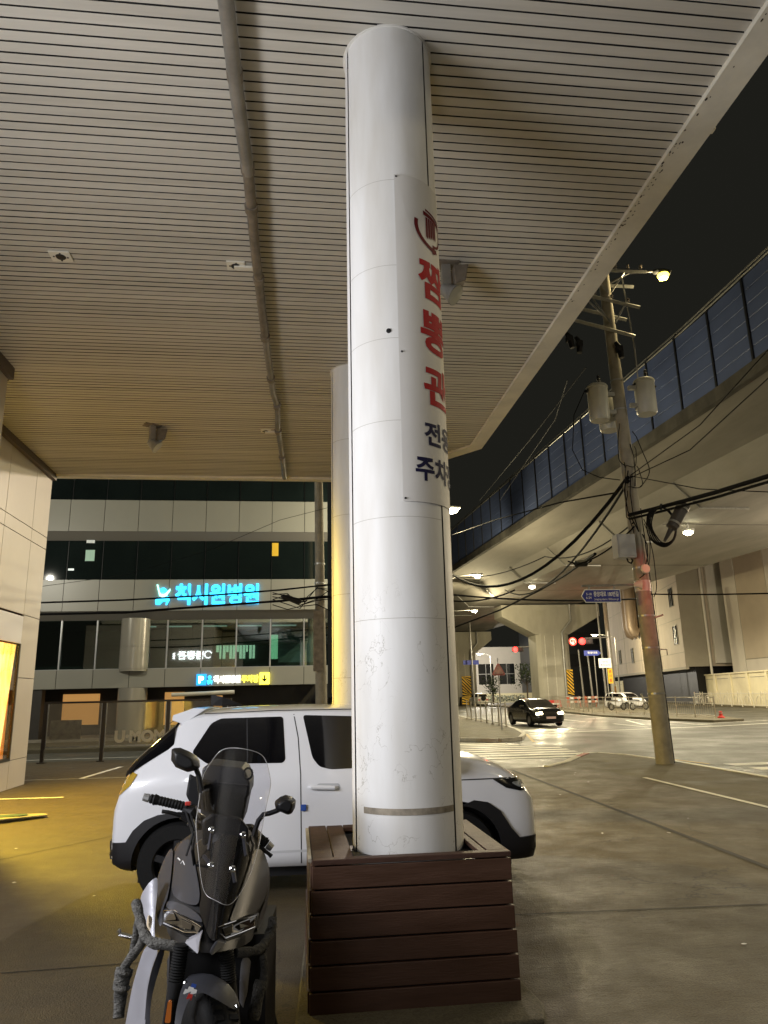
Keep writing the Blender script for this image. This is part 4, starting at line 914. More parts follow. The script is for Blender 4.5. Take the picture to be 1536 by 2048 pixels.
mb = MB(); C0 = Vector((44.9, 72.4)); C1 = Vector((43.2, 30)); dC = (C1-C0).normalized(); nC = Vector((dC.y, -dC.x))*1
if nC.x > 0: nC = -nC
def onC(s, off=0): p = C0 + dC*s + nC*off; return (p.x, p.y)
mb.prism([(*onC(0),2.6),(*onC(42),2.6),(64,30,2.6),(64,72.4,2.6)], (0,0,20)); mb.build('wall', m_fac2, fb)
mb = MB(); s = .05; i = 0
while s < 40:
    w = (2.6,5.2,2.7,4.8)[i % 4]
    mb.prism([(*onC(s,.05),2.6),(*onC(s+w-.12,.05),2.6),(*onC(s+w-.12,.0),2.6),(*onC(s,.0),2.6)], (0,0,20 if i % 2 == 0 else 1.7), 0)
    if i % 2: mb.prism([(*onC(s,.04),4.4),(*onC(s+w-.12,.04),4.4),(*onC(s+w-.12,.0),4.4),(*onC(s,.0),4.4)], (0,0,18), 1)
    s += w; i += 1
mb.build('wall_panel', [m_panl, m_pan], fb)
mb = MB()
for z in (6.8, 11): mb.box(44.95,46.0,72.3,72.39,z,z+.5)
mb.build('vent', m_black, fb)
pw = thing('perimeter_wall', 'cream panelled wall in front of the factory buildings', 'wall', (40, 60, 0))
W0, W1 = Vector((35.2, 38)), Vector((54.5, 125)); dW = (W1-W0).normalized(); nW = Vector((-dW.y, dW.x)); Lw = (W1-W0).length
def onW(s, off=0): p = W0 + dW*s + nW*off; return (p.x, p.y)
m_pwall = mat('perimeter_cream', (.76,.69,.47), .65, var=.15, vscale=.6, bump=.04, bscale=5)
mb = MB(); mb.prism([(*onW(0),-.1),(*onW(Lw),-.1),(*onW(Lw,-.3),-.1),(*onW(0,-.3),-.1)], (0,0,3.0)); mb.build('wall', m_pwall, pw)
mb = MB(); s = 0
while s < Lw - 4:
    mb.prism([(*onW(s,.10),-.1),(*onW(s+.5,.10),-.1),(*onW(s+.5,.002),-.1),(*onW(s,.002),-.1)], (0,0,3.02)); s += 4.4
mb.prism([(*onW(0,.13),2.91),(*onW(Lw,.13),2.91),(*onW(Lw,-.35),2.91),(*onW(0,-.35),2.91)], (0,0,.14)); mb.build('pilaster', m_pwall, pw)
mb = MB(); s = .8
while s < Lw - 4: mb.prism([(*onW(s,.03),2.5),(*onW(s+3.2,.03),2.5),(*onW(s+3.2,.003),2.5),(*onW(s,.003),2.5)], (0,0,.06)); s += 4.4
mb.build('panel_groove', m_fac2, pw)

wb = thing('warehouse', 'long low white building with dark windows beyond the far pier', 'building', (41, 150, 0))
mb = MB(); mb.box(24, 56, 150, 170, -.1, 10.8); mb.build('wall', mat('far_white_wall', (.50,.47,.42), .7, var=.1, vscale=.2), wb)
for x in (33.2, 37.2, 41.6, 46, 50.2, 28.8):
    mb = MB(); mb.box(x, x+3.2, 149.93, 149.99, 3.3, 7.4); w_ = mb.build('window', m_win, wb)
    mb = MB(); mb.box(x+1.5, x+1.62, 149.88, 149.925, 3.3, 7.4); mb.box(x, x+3.2, 149.9, 149.925, 5.3, 5.42); mb.build('bars', m_steel, w_)
tb = thing('dark_tower', 'dark unlit tower block in the gap left of the factory', 'building', (50, 135, 0))
mb = MB(); mb.box(45, 56, 132, 146, -.1, 34); mb.build('wall', mat('tower_dark', (.02,.022,.025), .4), tb)
mb = MB()
for z in range(6, 34, 4): mb.box(45.4, 55.6, 131.93, 131.99, z, z+2.2)
mb.build('window_band', m_win, tb)
lw_ = thing('garden_wall', 'low pale wall with a hedge in front of the far white building', 'wall', (36, 125, 0))
mb = MB(); mb.box(20, 44, 130, 130.4, -.1, 1.5); mb.build('wall', m_pwall, lw_)

# ================================================================== fences
m_rail = mat('railing_steel', (.42,.38,.30), .45, .5, var=.2, vscale=6)
m_railp = mat('railing_pink', (.45,.18,.15), .5)
def railing(label, a, b, n_panel, h=1.15, m=None, bars=9, deco=False, ends=True):
    a, b = Vector((*a, 0)), Vector((*b, 0)); d = (b-a)/n_panel; u = d.normalized(); L_ = d.length; m = m or m_rail
    t = thing('pedestrian_fence', label, 'fence', a, math.atan2(u.y, u.x), 'steel pedestrian fences along the roads')
    for i in range(n_panel + 1):
        mb = MB(); mb.tube([(i*L_,0,-.02),(i*L_,0,h+.03)], .032, 8); mb.tube([(i*L_,0,-.01),(i*L_,0,.05)], .07, 8); mb.build('post', m, t, local=True)
    for i in range(n_panel):
        mb = MB()
        for z in ((h-.03, .12) if not deco else (h-.12, .16)): mb.tube([(i*L_+.03,0,z),((i+1)*L_-.03,0,z)], .022, 6)
        if not deco: mb.tube([(i*L_+.03,0,h-.3),((i+1)*L_-.03,0,h-.3)], .014, 6)
        for k in range(1, bars): x = i*L_ + L_*k/bars; mb.tube([(x,0,.12),(x,0,h-(.3 if not deco else .12))], .010, 5)
        if deco:
            mb.tube([(i*L_+L_*(.5-.28*cos(q)),0,.2+.75*sin(q)) for q in [j*pi/8 for j in range(9)]], .025, 6)
            mb.tube([(i*L_+.05,0,.35),(i*L_+.3*L_,0,h+.05),(i*L_+.45*L_,0,.3)], .022, 6)
        mb.build('rail_panel', m, t, local=True)
    return t
railing('short grey steel fence on the corner island left of the dark sedan', (10.35,36.6), (11.35,49.5), 7)
railing('near steel fence along the median at the foot of the leaning view of the pole', (23.72,40.6), (22.9,56.5), 8)
railing('far steel fence along the median near the striped pier', (22.9,57.2), (27.0,77), 9)
railing('pale ornamental railing in front of the cream panelled wall', (34.4,40), (41.2,74), 14, 1.25, mat('railing_cream', (.62,.58,.48), .5), 11, True)
railing('far road railing with light bars before the low garden wall', (27,121), (39,123), 7, 1.1, mat('railing_pale', (.5,.5,.45), .5), 6, True)
def barricade(x, y, label):
    t = thing('barricade', label, 'barricade', (x, y, 0), 0, 'orange and white barricades by the pier')
    mb = MB(); mo = mat('barricade_orange', (.6,.12,.04), .5)
    for z in (.45,.85):
        for q in range(4): mb.box(-.75+q*.375, -.75+(q+1)*.375-.002, -.03, .03, z, z+.2, q % 2)
    mb.build('boards', [mo, m_bwhite], t, local=True)
    mb = MB(); mb.tube([(-.6,-.3,0),(-.6,0,1.1),(-.6,.3,0)], .03, 6); mb.tube([(.6,-.3,0),(.6,0,1.1),(.6,.3,0)], .03, 6); mb.build('legs', mo, t, local=True)
barricade(28.7, 75.5, 'left striped barricade beside the nearer pier'); barricade(30.4, 75.0, 'right striped barricade beside the nearer pier')
t = thing('water_barrier', 'small red plastic barrier at the foot of the nearer pier', 'barrier', (27.0, 76.5, 0))
mb = MB(); mb.prism([(-.7,-.25,0),(.7,-.25,0),(.6,-.12,.75),(-.6,-.12,.75)], (0,.4,0)); mb.build('body', m_red, t, local=True, bevel=.04)
mb = MB(); mb.box(-.5,.5,-.235,-.2,.3,.45); mb.build('band', m_bwhite, t, local=True)
t = thing('marker_post', 'short red post foot at the near end of the median fence', 'bollard', (23.75, 40.1, 0))
mb = MB(); mb.lathe([(.0,0),(.2,0),(.18,.08),(.1,.12),(.09,.35),(0,.38)], (0,0,0), n=12); mb.build('body', m_red, t, local=True)
mb = MB(); mb.lathe([(.094,.2),(.094,.28)], (0,0,0), n=12); mb.build('band', m_bwhite, t, local=True)

# ================================================================== signals and signs
def signal(label, head, arm_to, pole_base, r=.26, sign=False):
    hx, hy, hz = head; t = thing('traffic_light', label, 'traffic light', pole_base, 0, 'traffic lights showing red')
    mb = MB(); mb.box(hx-.35, hx+1.15, hy-.12, hy+.15, hz-.28, hz+.28); hd = mb.build('housing', m_black, t, bevel=.05)
    mb = MB(); mb.lathe([(r*1.25,-.13),(r*1.1,-.18),(0,-.22)], (hx,hy,hz), (0,1,0), 16); mb.build('red_lens', m_redglow, hd); lamp('signal_light', (hx,hy-.6,hz), (1,.03,.02), 130, 'POINT', .05)
    for q in (1, 2):
        mb = MB(); mb.lathe([(r,-.13),(r*.9,-.15),(0,-.16)], (hx+q*.42,hy,hz), (0,1,0), 14); mb.build('dark_lens', m_dark, hd)
    mb = MB(); mb.tube([(hx+.2,hy+.1,hz+.3),(arm_to[0],arm_to[1],arm_to[2])], .06, 8); mb.build('arm', m_steel, t)
    mb = MB(); mb.tube([pole_base,(pole_base[0],pole_base[1],arm_to[2]+.6)], .13, 10); mb.build('pole', m_steel, t)
    if sign:
        c = (hx-.95, hy-.1, hz)
        mb = MB(); mb.lathe([(0,0),(.42,0),(.42,.03),(0,.03)], c, (0,-1,0), 24); mb.build('sign_disc', m_red, t)
        mb = MB(); mb.lathe([(.30,0),(0,0)], (c[0],c[1]-.034,c[2]), (0,-1,0), 24); mb.build('sign_face', m_bwhite, t)
        mb = MB(); mb.prism([(c[0]+x,c[1]-.037,c[2]+z) for x, z in ((.12,-.2),(.2,-.2),(.2,.1),(-.05,.1),(-.05,.2),(-.24,.05),(-.05,-.1),(-.05,.0),(.12,.0))], (0,-.004,0)); mb.build('arrow', m_black, t)
    return t
signal('red traffic light with a round no left turn sign beside the nearer pier', (27.9,70,6.35), (30.7,70.2,6.75), (30.8,70.3,0), sign=True)
signal('red traffic light hanging far off between the two piers', (28.65,95,7.1), (32.2,95.2,7.5), (32.3,95.3,0))
t = thing('warning_sign', 'pink and red triangular sign on a thin post on the corner island', 'road sign', (9.35, 33.8, 0))
c = onY(997,1340,34); mb = MB(); mb.prism(rnd_poly([(c.x-.34,c.z-.24),(c.x+.34,c.z-.24),(c.x,c.z+.36)], .12) and [(x,34.0,z) for x, z in rnd_poly([(c.x-.34,c.z-.24),(c.x+.34,c.z-.24),(c.x,c.z+.36)], .12)], (0,.03,0)); mb.build('border', mat('sign_edge', (.30,.09,.085), .5), t)
mb = MB(); mb.prism([(x,33.985,z) for x, z in rnd_poly([(c.x-.26,c.z-.18),(c.x+.26,c.z-.18),(c.x,c.z+.26)], .08)], (0,.01,0)); mb.build('face', mat('sign_pinkface', (.38,.22,.20), .5, var=.5, vscale=6), t)
mb = MB(); mb.tube([(c.x+.02,34.06,-.02),(c.x,34.06,c.z+.55)], .03, 8); mb.build('post', m_steel, t)
def signpost(name, label, u, v, y, w, h, m, txt=None, mt=None, arrow_=False, base_u=None):
    c = onY(u, v, y); t = thing(name, label, 'road sign', (c.x, y, 0))
    mb = MB()
    P = [(-w/2,-h/2),(w/2-(.3 if arrow_ else 0),-h/2),(w/2,0 if arrow_ else -h/2),(w/2-(.3 if arrow_ else 0),h/2),(-w/2,h/2)]
    if not arrow_: P = [(-w/2,-h/2),(w/2,-h/2),(w/2,h/2),(-w/2,h/2)]
    mb.prism([(c.x+a, y, c.z+b) for a, b in P], (0,.03,0)); mb.build('panel', m, t)
    if txt:
        a = None
        for i, (s, dz, hh, ww) in enumerate(txt): a = text_mb(s, 1, (c.x, y-.006, c.z+dz), (1,0,0), (0,0,1), -.004, .02, fit=(ww,hh), mb=a)
        a.build('lettering', mt, t)
    mb = MB(); mb.tube([(c.x+w*.1,y+.08,-.02),(c.x+w*.1,y+.08,c.z+h/2)], .05, 8); mb.build('post', m_steel, t)
    return t
m_sblue = mat('sign_blue_far', (.03,.05,.32), .4)
signpost('direction_sign', 'blue arrow road sign below the right traffic light', 1185, 1306, 69, 1.7, .5, m_sblue, [('중앙대로', .03, .2, 1.0)], m_bwhite, True)
signpost('notice_sign', 'white notice sign on a post right of the blue arrow sign', 1210, 1326, 66, 1.2, .85, m_bwhite, [('안내', .12, .22, .5), ('주차금지', -.18, .2, .9)], m_sblue)
signpost('banner_sign', 'narrow orange banner on a post before the cream wall', 1221, 1352, 62, .42, 1.25, m_haz, [('공', .38, .26, .26), ('사', .02, .26, .26), ('중', -.36, .26, .26)], m_red)
signpost('direction_sign', 'small blue sign far off at the edge of the far pier', 942, 1325, 100, 2.2, .6, m_sblue)
t = thing('reflector_pole', 'concrete pole with a striped foot right of the nearer pier', 'pole', (31.6, 72, 0))
mb = MB(); mb.tube([(31.6,72,-.1),(31.5,72,10.6)], [.26,.2], 12); mb.build('shaft', m_conc, t, smooth=True)
mb = MB(); mb.lathe([(.27,.2),(.27,2.0)], (31.6,72,0), n=14); mb.build('striped_band', mat('band_stripe', (.4,.2,.04), .5, var=.8, vscale=2), t)
for i, (u, y, z, lb_) in enumerate(((1212, 74, 12, 'tall bare steel pole rising beside the factory corner'),(1167, 78, 6, 'slim pale post right beside the striped pier board'),(1185, 76, 5.5, 'short pale post in the dark gap right of the pier'),(948, 98, 14, 'thin mast far off before the white building'))):
    c = onY(u, 1380, y); t = thing('steel_pole', lb_, 'pole', (c.x, y, 0)); mb = MB(); mb.tube([(c.x,y,-.1),(c.x-.2,y,z)], [.12,.08], 10); mb.build('shaft', m_steel, t); mb = MB(); mb.tube([(c.x,y,-.1),(c.x,y,.3)], .2, 10); mb.build('foot', m_conc, t)

# ================================================================== street lamps
def street_lamp(label, head, base, power, col=(1,.85,.50)):
    h = Vector(head); b = Vector(base); t = thing('street_lamp', label, 'street lamp', base, 0, 'street lamps')
    mb = MB(); mb.tube([b, Vector((b.x, b.y, h.z-.3))], [.11,.07], 10); mb.build('pole', m_steel, t)
    mb = MB(); mb.tube([Vector((b.x,b.y,h.z-.35)), b.lerp(h,.3).xy.to_3d()+Vector((0,0,h.z)), h+Vector((0,0,.12))], .05, 8); mb.build('arm', m_steel, t)
    mb = MB(); mb.box(h.x-.45, h.x+.35, h.y-.17, h.y+.17, h.z+.04, h.z+.17); mb.build('head', m_steel, t, bevel=.03)
    mb = MB(); mb.lathe([(.2,.036),(.24,-.04),(.15,-.13),(0,-.15)], h, n=14); mb.build('lens', m_lampglow, t, smooth=True)
    lamp('street_light', h - Vector((0,0,.35)), col, power*.55, 'POINT', .12)
def deck_lamp(label, p, power, col=(1,.88,.60)):
    p = Vector(p); t = thing('underdeck_lamp', label, 'lamp', p, 0, 'lamps under the viaduct')
    mb = MB(); mb.box(p.x-.3,p.x+.3,p.y-.2,p.y+.2,p.z+.05,p.z+.22); mb.box(p.x-.05,p.x+.05,p.y-.05,p.y+.05,p.z+.22,11.15); mb.build('housing', m_steel, t, bevel=.02)
    mb = MB(); mb.lathe([(.24,.046),(.28,-.03),(.16,-.13),(0,-.15)], p, n=14); mb.build('lens', m_lampglow, t, smooth=True)
    lamp('deck_light', p - Vector((0,0,.2)), col, power, 'SPOT', .12, p - Vector((0,0,9)), radians(172), .35)
K = 1.0
street_lamp('lit lamp on a bent arm at the lettered column edge under the noise barrier', (12.75,50.2,9.7), (10.6,50.2,0), 5200*K)
street_lamp('lit lamp high against the sky beside the lettered column', (6.98,31.4,9.7), (4.6,31.4,0), 4300*K)
street_lamp('small lit lamp farther down the road under the viaduct edge', (17.9,72.5,9.7), (13.2,72.5,0), 5200*K)
deck_lamp('bright lamp under the viaduct right of the utility pole', (23.0,39.8,10.6), 3600*K)
deck_lamp('lamp under the viaduct above the nearer pier', (20.6,62,10.6), 6000*K)
deck_lamp('far lamp under the viaduct between the piers', (25.0,88.2,10.6), 5200*K)
street_lamp('bright lamp among the poles left of the factory', (38.5,92,8.6), (41.2,92,0), 7000*K)
street_lamp('far small lamp before the long white building', (31.5,126,8.2), (33.5,126,0), 9000*K, (1,.92,.75))
lamp('warehouse_fill_light', (34, 134, 8), (1,.92,.78), 9000, 'POINT', .1)  # bare light without a fixture, added to brighten the far white building
lamp('factory_fill_light', (33.5,34,9.5), (1,.84,.60), 8000, 'POINT', .15)  # unseen light added to brighten the factory walls
lamp('sodium_light', (9.84,PYp,12.30), (1.0,.80,.40), 380, 'POINT', .1)
deck_lamp('added lamp under the right edge of the viaduct near the factory wall', (35.0,47,10.6), 4200)  # lamp added out of view to brighten the cream wall
deck_lamp('added lamp under the middle of the viaduct hidden behind the utility pole', (29.5,60,9.8), 5200)  # lamp added behind the pole to brighten the wall and motorcycles

# ================================================================== trees and hedge
m_leaf = mat('night_leaves', (.045,.07,.025), .6, var=.5, vscale=3)
m_bark = mat('bark', (.08,.06,.045), .9)
def tree(u, v, y, r, label, n=420):
    c = onY(u, v, y); t = thing('street_tree', label, 'tree', (c.x, y, 0), 0, 'small trees before the white building')
    mb = MB(); mb.tube([(c.x,y,-.1),(c.x+.05,y,c.z*.5),(c.x,y,c.z)], [.14,.11,.05], 8)
    for k in range(4): a = k*1.6; mb.tube([(c.x,y,c.z*.62),(c.x+cos(a)*r*.6,y+sin(a)*r*.5,c.z+.2)], [.06,.02], 5)
    mb.build('trunk', m_bark, t)
    mb = MB(); R_ = random.Random(int(u)); lobes = [(R_.uniform(-.6,.6)*r, R_.uniform(-.5,.5)*r, R_.uniform(-.4,.5)*r, R_.uniform(.35,.6)*r) for _ in range(9)]
    for i in range(n):
        lx, ly, lz, lr = R_.choice(lobes); d = Vector((R_.gauss(0,1),R_.gauss(0,1),R_.gauss(0,1))).normalized()*lr*R_.uniform(.55,1.05); p = Vector((c.x+lx, y+ly, c.z+lz)) + d
        s = R_.uniform(.10,.2); a = Vector((R_.gauss(0,1),R_.gauss(0,1),R_.gauss(0,1))).normalized(); b = a.orthogonal().normalized(); mb.add([p+a*s,p+b*s*.6,p-a*s,p-b*s*.6], [(0,1,2,3)])
    mb.build('crown', m_leaf, t, normals=False)
tree(985, 1372, 108, 1.9, 'small round tree left of the red signal and below the triangular sign')
tree(1052, 1348, 104, 2.4, 'taller dark tree partly behind the nearer pier', 600)
mb = MB(); R_ = random.Random(3)
for i in range(1500):
    p = Vector((R_.uniform(24,40), 128.6+R_.uniform(-.5,.5), R_.uniform(.1,1.15))); s = R_.uniform(.1,.2); a = Vector((R_.gauss(0,1),R_.gauss(0,1),R_.gauss(0,1))).normalized(); b = a.orthogonal().normalized(); mb.add([p+a*s,p+b*s*.6,p-a*s,p-b*s*.6], [(0,1,2,3)])
h = tag(mb.build('hedge', m_leaf, normals=False), 'low clipped hedge before the far garden wall', 'hedge')
# ================================================================== cars
m_tint = mat('tinted_glass', (.004,.004,.005), .04, spec=.6)
m_carw = mat('car_white', (.74,.75,.78), .28, coat=.8)
m_clad = mat('car_cladding', (.010,.010,.012), .5)
m_line = mat('panel_gap', (.02,.02,.022), .6)
m_rim = mat('alloy_rim', (.35,.35,.36), .3, .9)
m_chrome = mat('chrome', (.7,.7,.7), .12, 1.0)

def smooth_tab(tab, x):                     # Catmull-like smooth lookup
    d = .05; return (lerp_table(tab, x-d) + 2*lerp_table(tab, x) + lerp_table(tab, x+d))/4

class Car:
    def __init__(s, name, label, loc, rz, L_, tabs, paint, wheels, group=None, well=.385, cat='car'):
        s.t = thing(name, label, cat, loc, rz, group); s.L = L_
        top, ws, belt, sill = tabs['top'], tabs['ws'], tabs['belt'], tabs['sill']
        n = 46; st = [-L_/2 + L_*i/n for i in range(n+1)]
        rings = []
        for x in st:
            zt = smooth_tab(top, x); w = smooth_tab(ws, x); zb = min(smooth_tab(belt, x), zt - .07); zs = lerp_table(sill, x)
            k = max(0, min(1, (zt-zb-.06)/.38)); wr = w*(.93-.12*k); zm = zb-.17
            half = [(0, zt), (wr*.5, zt-.006-.006*k), (wr*.86, zt-.022-.008*k), (wr*.965, zt-.042-.018*k), (wr, zt-.065-.05*k),
                    (wr*.5+w*.485, (zt-.065-.05*k+zb)/2), (w*.97, zb), (w*.995, zb-.08), (w, zm*.5+.25), (w*.992, .47), (w*.975, max(zs+.05,.36)), (w*.94, zs), (w*.55, zs-.03), (0, zs-.03)]
            half = [(a, max(b, zs-.03)) for a, b in half]
            rings.append([(x, -a, b) for a, b in half] + [(x, a, b) for a, b in half[-2:0:-1]])
        mb = MB(); mb.loft(rings, True, True)
        body = mb.build('body', paint, s.t, smooth=True, local=True)
        sub = body.modifiers.new('sub', 'SUBSURF'); sub.levels = sub.render_levels = 1
        cut = []
        for wx, wy in wheels:
            cb = MB(); cb.lathe([(0,-1.2),(well,-1.2),(well,1.2),(0,1.2)], (wx, 0, tabs['r']+.01), (0,1,0), 36)
            c = cb.build('cutter', paint, s.t, local=True); cut.append(c)
        dg = bpy.context.evaluated_depsgraph_get(); dg.update()
        full = bpy.data.meshes.new_from_object(body.evaluated_get(dg))
        s.bvh = BVHTree.FromPolygons([v.co.copy() for v in full.vertices], [list(p.vertices) for p in full.polygons])
        for c in cut:
            b = body.modifiers.new('well', 'BOOLEAN'); b.operation = 'DIFFERENCE'; b.object = c; b.solver = 'EXACT'
        dg.update(); me = bpy.data.meshes.new_from_object(body.evaluated_get(dg))
        body.modifiers.clear(); body.data = me
        me.materials.append(m_black)
        for p in me.polygons:
            p.use_smooth = True
            for wx, wy in wheels:
                if abs(math.hypot(p.center.x - wx, p.center.z - tabs['r'] - .01) - well) < .02 and p.center.z < tabs['r'] + well and abs(p.normal.y) < .6: p.material_index = len(me.materials) - 1
        bm = bmesh.new(); bm.from_mesh(me)
        for e in bm.edges:
            if len(e.link_faces) == 2 and e.calc_face_angle(0) > radians(38): e.smooth = False
        bm.to_mesh(me); bm.free()
        for c in cut: bpy.data.objects.remove(c)
        s.body = body; s.tabs = tabs; s.wheels = wheels
        mb = MB(); mb.box(-L_/2+.25, L_/2-.25, -.60, .60, .16, .9); mb.build('underbody', m_black, s.t, local=True)
    def side(s, sg):
        def fn(x, z, lift):
            h = s.bvh.ray_cast(Vector((x, sg*3, z)), Vector((0, -sg, 0)))
            if h[0] is None: return Vector((x, sg*.4, z))
            nr = h[1] if h[1].y*sg > 0 else -h[1]; nn = (nr + Vector((0, sg*.4, 0))).normalized(); return h[0] + nn*lift
        return fn
    def end(s, sg):
        def fn(y, z, lift):
            h = s.bvh.ray_cast(Vector((sg*5, y, z)), Vector((-sg, 0, 0)))
            while h[0] is None and abs(y) > .02:
                y *= .97; h = s.bvh.ray_cast(Vector((sg*5, y, z)), Vector((-sg, 0, 0)))
            if h[0] is None or h[0].x*sg < .1: return Vector((sg*s.L/2*.9, y, z))
            nr = h[1] if h[1].x*sg > 0 else -h[1]; return h[0] + nr*lift
        return fn
    def top(s):
        def fn(x, y, lift):
            h = s.bvh.ray_cast(Vector((x, y, 4)), Vector((0, 0, -1)))
            if h[0] is None: return Vector((x, y, 1))
            return h[0] + Vector((0,0,lift))
        return fn
    def sides(s, name, poly, m, step=.05, lift=.005, thick=.0, both=True, parent=None):
        out = []
        for sg in ((-1, 1) if both else (-1,)):
            out.append(patch(poly, s.side(sg), step, lift, thick).build(name, m, parent or s.t, smooth=True, local=True, angle=50))
        return out
    def gap(s, pts, w=.006, both=True, name='panel_gap'):
        for sg in ((-1, 1) if both else (-1,)):
            mb = MB()
            for (a, b) in zip(pts, pts[1:]):
                a, b = Vector(a), Vector(b); d = (b-a).normalized(); n = Vector((-d.y, d.x))*w/2
                patch([tuple(a-n), tuple(b-n), tuple(b+n), tuple(a+n)], s.side(sg), .06, .0015, 0, mb=mb)
            mb.build(name, m_line, s.t, local=True, normals=False)
    def wheel(s, wx, sg, r, w, yw, rim=.68, spokes=5, hub=m_rim):
        c = Vector((wx, sg*yw, r))
        mb = MB(); mb.lathe([(r*rim,-w/2),(r*.93,-w/2),(r*.985,-w*.36),(r,-w*.2),(r,w*.2),(r*.985,w*.36),(r*.93,w/2),(r*rim,w/2)], c, (0,1,0), 40)
        wh = mb.build('wheel', m_rubber, s.t, smooth=True, local=True)
        mb = MB(); o = sg*w*.44
        mb.lathe([(r*rim*1.0,o),(r*rim*.94,o*.9),(r*rim*.9,o*.2),(r*rim*.9,-o*.6)], c, (0,1,0), 32)
        for k in range(spokes):
            a = 2*pi*k/spokes; R_ = Matrix.Rotation(a, 3, 'Y')
            mb.obox(c + R_ @ Vector((0, o*.75, r*rim*.52)), (r*.16, .03, r*rim*.95), R_)
        mb.lathe([(0,o*1.02),(r*.15,o*.98),(r*.17,o*.6)], c, (0,1,0), 16); mb.build('rim', hub, wh, local=True)

# ---- the white compact car behind the column
LX = .31
tabs = dict(r=.325, top=[(-1.87,.62),(-1.84,.80),(-1.785,1.0),(-1.73,1.12),(-1.56,1.28),(-1.35,1.465),(-1.27,1.535),(-1.1,1.565),(-.8,1.58),(-.2,1.585),(.3,1.57),(.55,1.53),(.8,1.38),(1.0,1.19),(1.1,1.125),(1.25,1.105),(1.46,1.065),(1.63,.99),(1.75,.895),(1.83,.79),(1.87,.70)],
            ws=[(-1.87,.69),(-1.81,.745),(-1.68,.775),(-1.45,.79),(-1.1,.80),(1.1,.80),(1.4,.795),(1.64,.785),(1.78,.745),(1.87,.67)],
            belt=[(-1.87,.95),(-1.2,1.06),(.9,1.02),(1.4,.95),(1.87,.78)], sill=[(-1.87,.36),(-1.75,.29),(-1.5,.25),(1.5,.22),(1.87,.22)])
v = Car('compact_car', 'white compact car parked side-on behind the near column and scooter', (LX, 7.52, 0), 0, 3.74, tabs, m_carw, [(-1.285,0),(1.12,0)], well=.392)
v.sides('window', rnd_poly([(-1.20,1.20),(-1.05,1.44),(-.97,1.478),(-.42,1.482),(-.395,1.12),(-.42,1.095),(-1.06,1.105)], .03), m_tint, .05, .004)
v.sides('window', rnd_poly([(-.245,1.49),(.55,1.455),(.80,1.31),(1.0,1.09),(.95,1.045),(0.0,1.03),(-.10,1.055),(-.16,1.13)], .03), m_tint, .05, .004)
mb = patch([(-.725,1.11),(-.715,1.11),(-.735,1.475),(-.745,1.475)], v.side(-1), .05, .007); mb.build('window_bar', m_clad, v.t, local=True, normals=False)
rg = []
for i in range(17):
    x = -1.735 + .385*i/16; zt = smooth_tab(tabs['top'], x); w_ = smooth_tab(tabs['ws'], x); zb = min(smooth_tab(tabs['belt'], x), zt-.07); kk = max(0, min(1, (zt-zb-.06)/.38)); wr = w_*(.93-.12*kk)
    hf = [(0, zt), (wr*.5, zt-.006-.006*kk), (wr*.86, zt-.022-.008*kk), (wr*.965, zt-.042-.018*kk), (wr*1.0, zt-.065-.05*kk), (wr*.82+w_*.175, zt*.66-.043+zb*.34-.03*kk)]
    o_ = .014; hf = [(a + (.012 if j > 2 else 0), b) for j, (a, b) in enumerate(hf)]
    rg.append([(x-o_*.7, -a, b+o_*.7) for a, b in hf[::-1]] + [(x-o_*.7, a, b+o_*.7) for a, b in hf[1:]])
mb = MB(); mb.loft(rg, closed=False); mb.build('rear_glass', m_tint, v.t, local=True, smooth=True, angle=60)
patch([(-.60,1.12),(.60,1.12),(.50,1.50),(-.50,1.50)], v.end(1), .06, .006).build('windshield', m_tint, v.t, local=True, smooth=True, angle=60)
m_tail = mat('tail_lens_reflection', (.42,.27,.03), .08, coat=1)  # yellow base colour stands in for warm light reflected in the lens
for o in v.sides('tail_lamp', [(-1.81,.955),(-1.755,1.085),(-1.645,1.035),(-1.69,.955),(-1.78,.875)], m_tail, .03, .008): pass
def arch(xc, a0, a1, pts, r=.372, zc=.32):
    return pts + [(xc + r*cos(a1+(a0-a1)*i/22), zc + r*sin(a1+(a0-a1)*i/22)) for i in range(23)]
rear = [(-1.86,.375),(-1.86,.50),(-1.70,.51),(-1.645,.60),(-1.56,.675),(-1.45,.715),(-1.28,.735),(-1.08,.72),(-.93,.64),(-.85,.50),(-.83,.30)]
v.sides('wheel_arch', arch(-1.28, pi*1.06, -.05, rear), m_clad, .05, .02, .03)
front = [(.70,.30),(.72,.50),(.80,.63),(.90,.705),(1.0,.715),(1.16,.70),(1.26,.735),(1.38,.715),(1.49,.64),(1.58,.50),(1.66,.41),(1.855,.42),(1.855,.24),(1.55,.235)]
v.sides('wheel_arch', arch(1.12, pi*1.05, -.25, front), m_clad, .05, .02, .03)
v.sides('rear_valance', [(-1.85,.365),(-1.66,.365),(-1.66,.27),(-1.74,.27)], m_clad, .05, .02, .02)
mb = patch([(-.6,.24),(.6,.24),(.6,.40),(-.6,.40)], v.end(1), .1, .02, .03); mb.build('front_valance', m_clad, v.t, local=True)
mb = patch([(-.62,.36),(.62,.36),(.62,.50),(-.62,.50)], v.end(-1), .1, .02, .03); mb.build('rear_bumper', m_clad, v.t, local=True)
m_hl = mat('headlamp_black', (.010,.010,.011), .12, coat=.6)
hl = v.sides('headlamp', [(1.44,.90),(1.73,.897),(1.82,.80),(1.69,.795),(1.56,.825)], m_hl, .03, .006)
for o, sg in zip(hl, (-1, 1)):
    patch(rnd_poly([(1.61,.865),(1.74,.873),(1.785,.83),(1.68,.825)], .02), v.side(sg), .03, .010).build('lens', mat('lamp_clear', (.55,.58,.60), .08, .6), o, local=True)
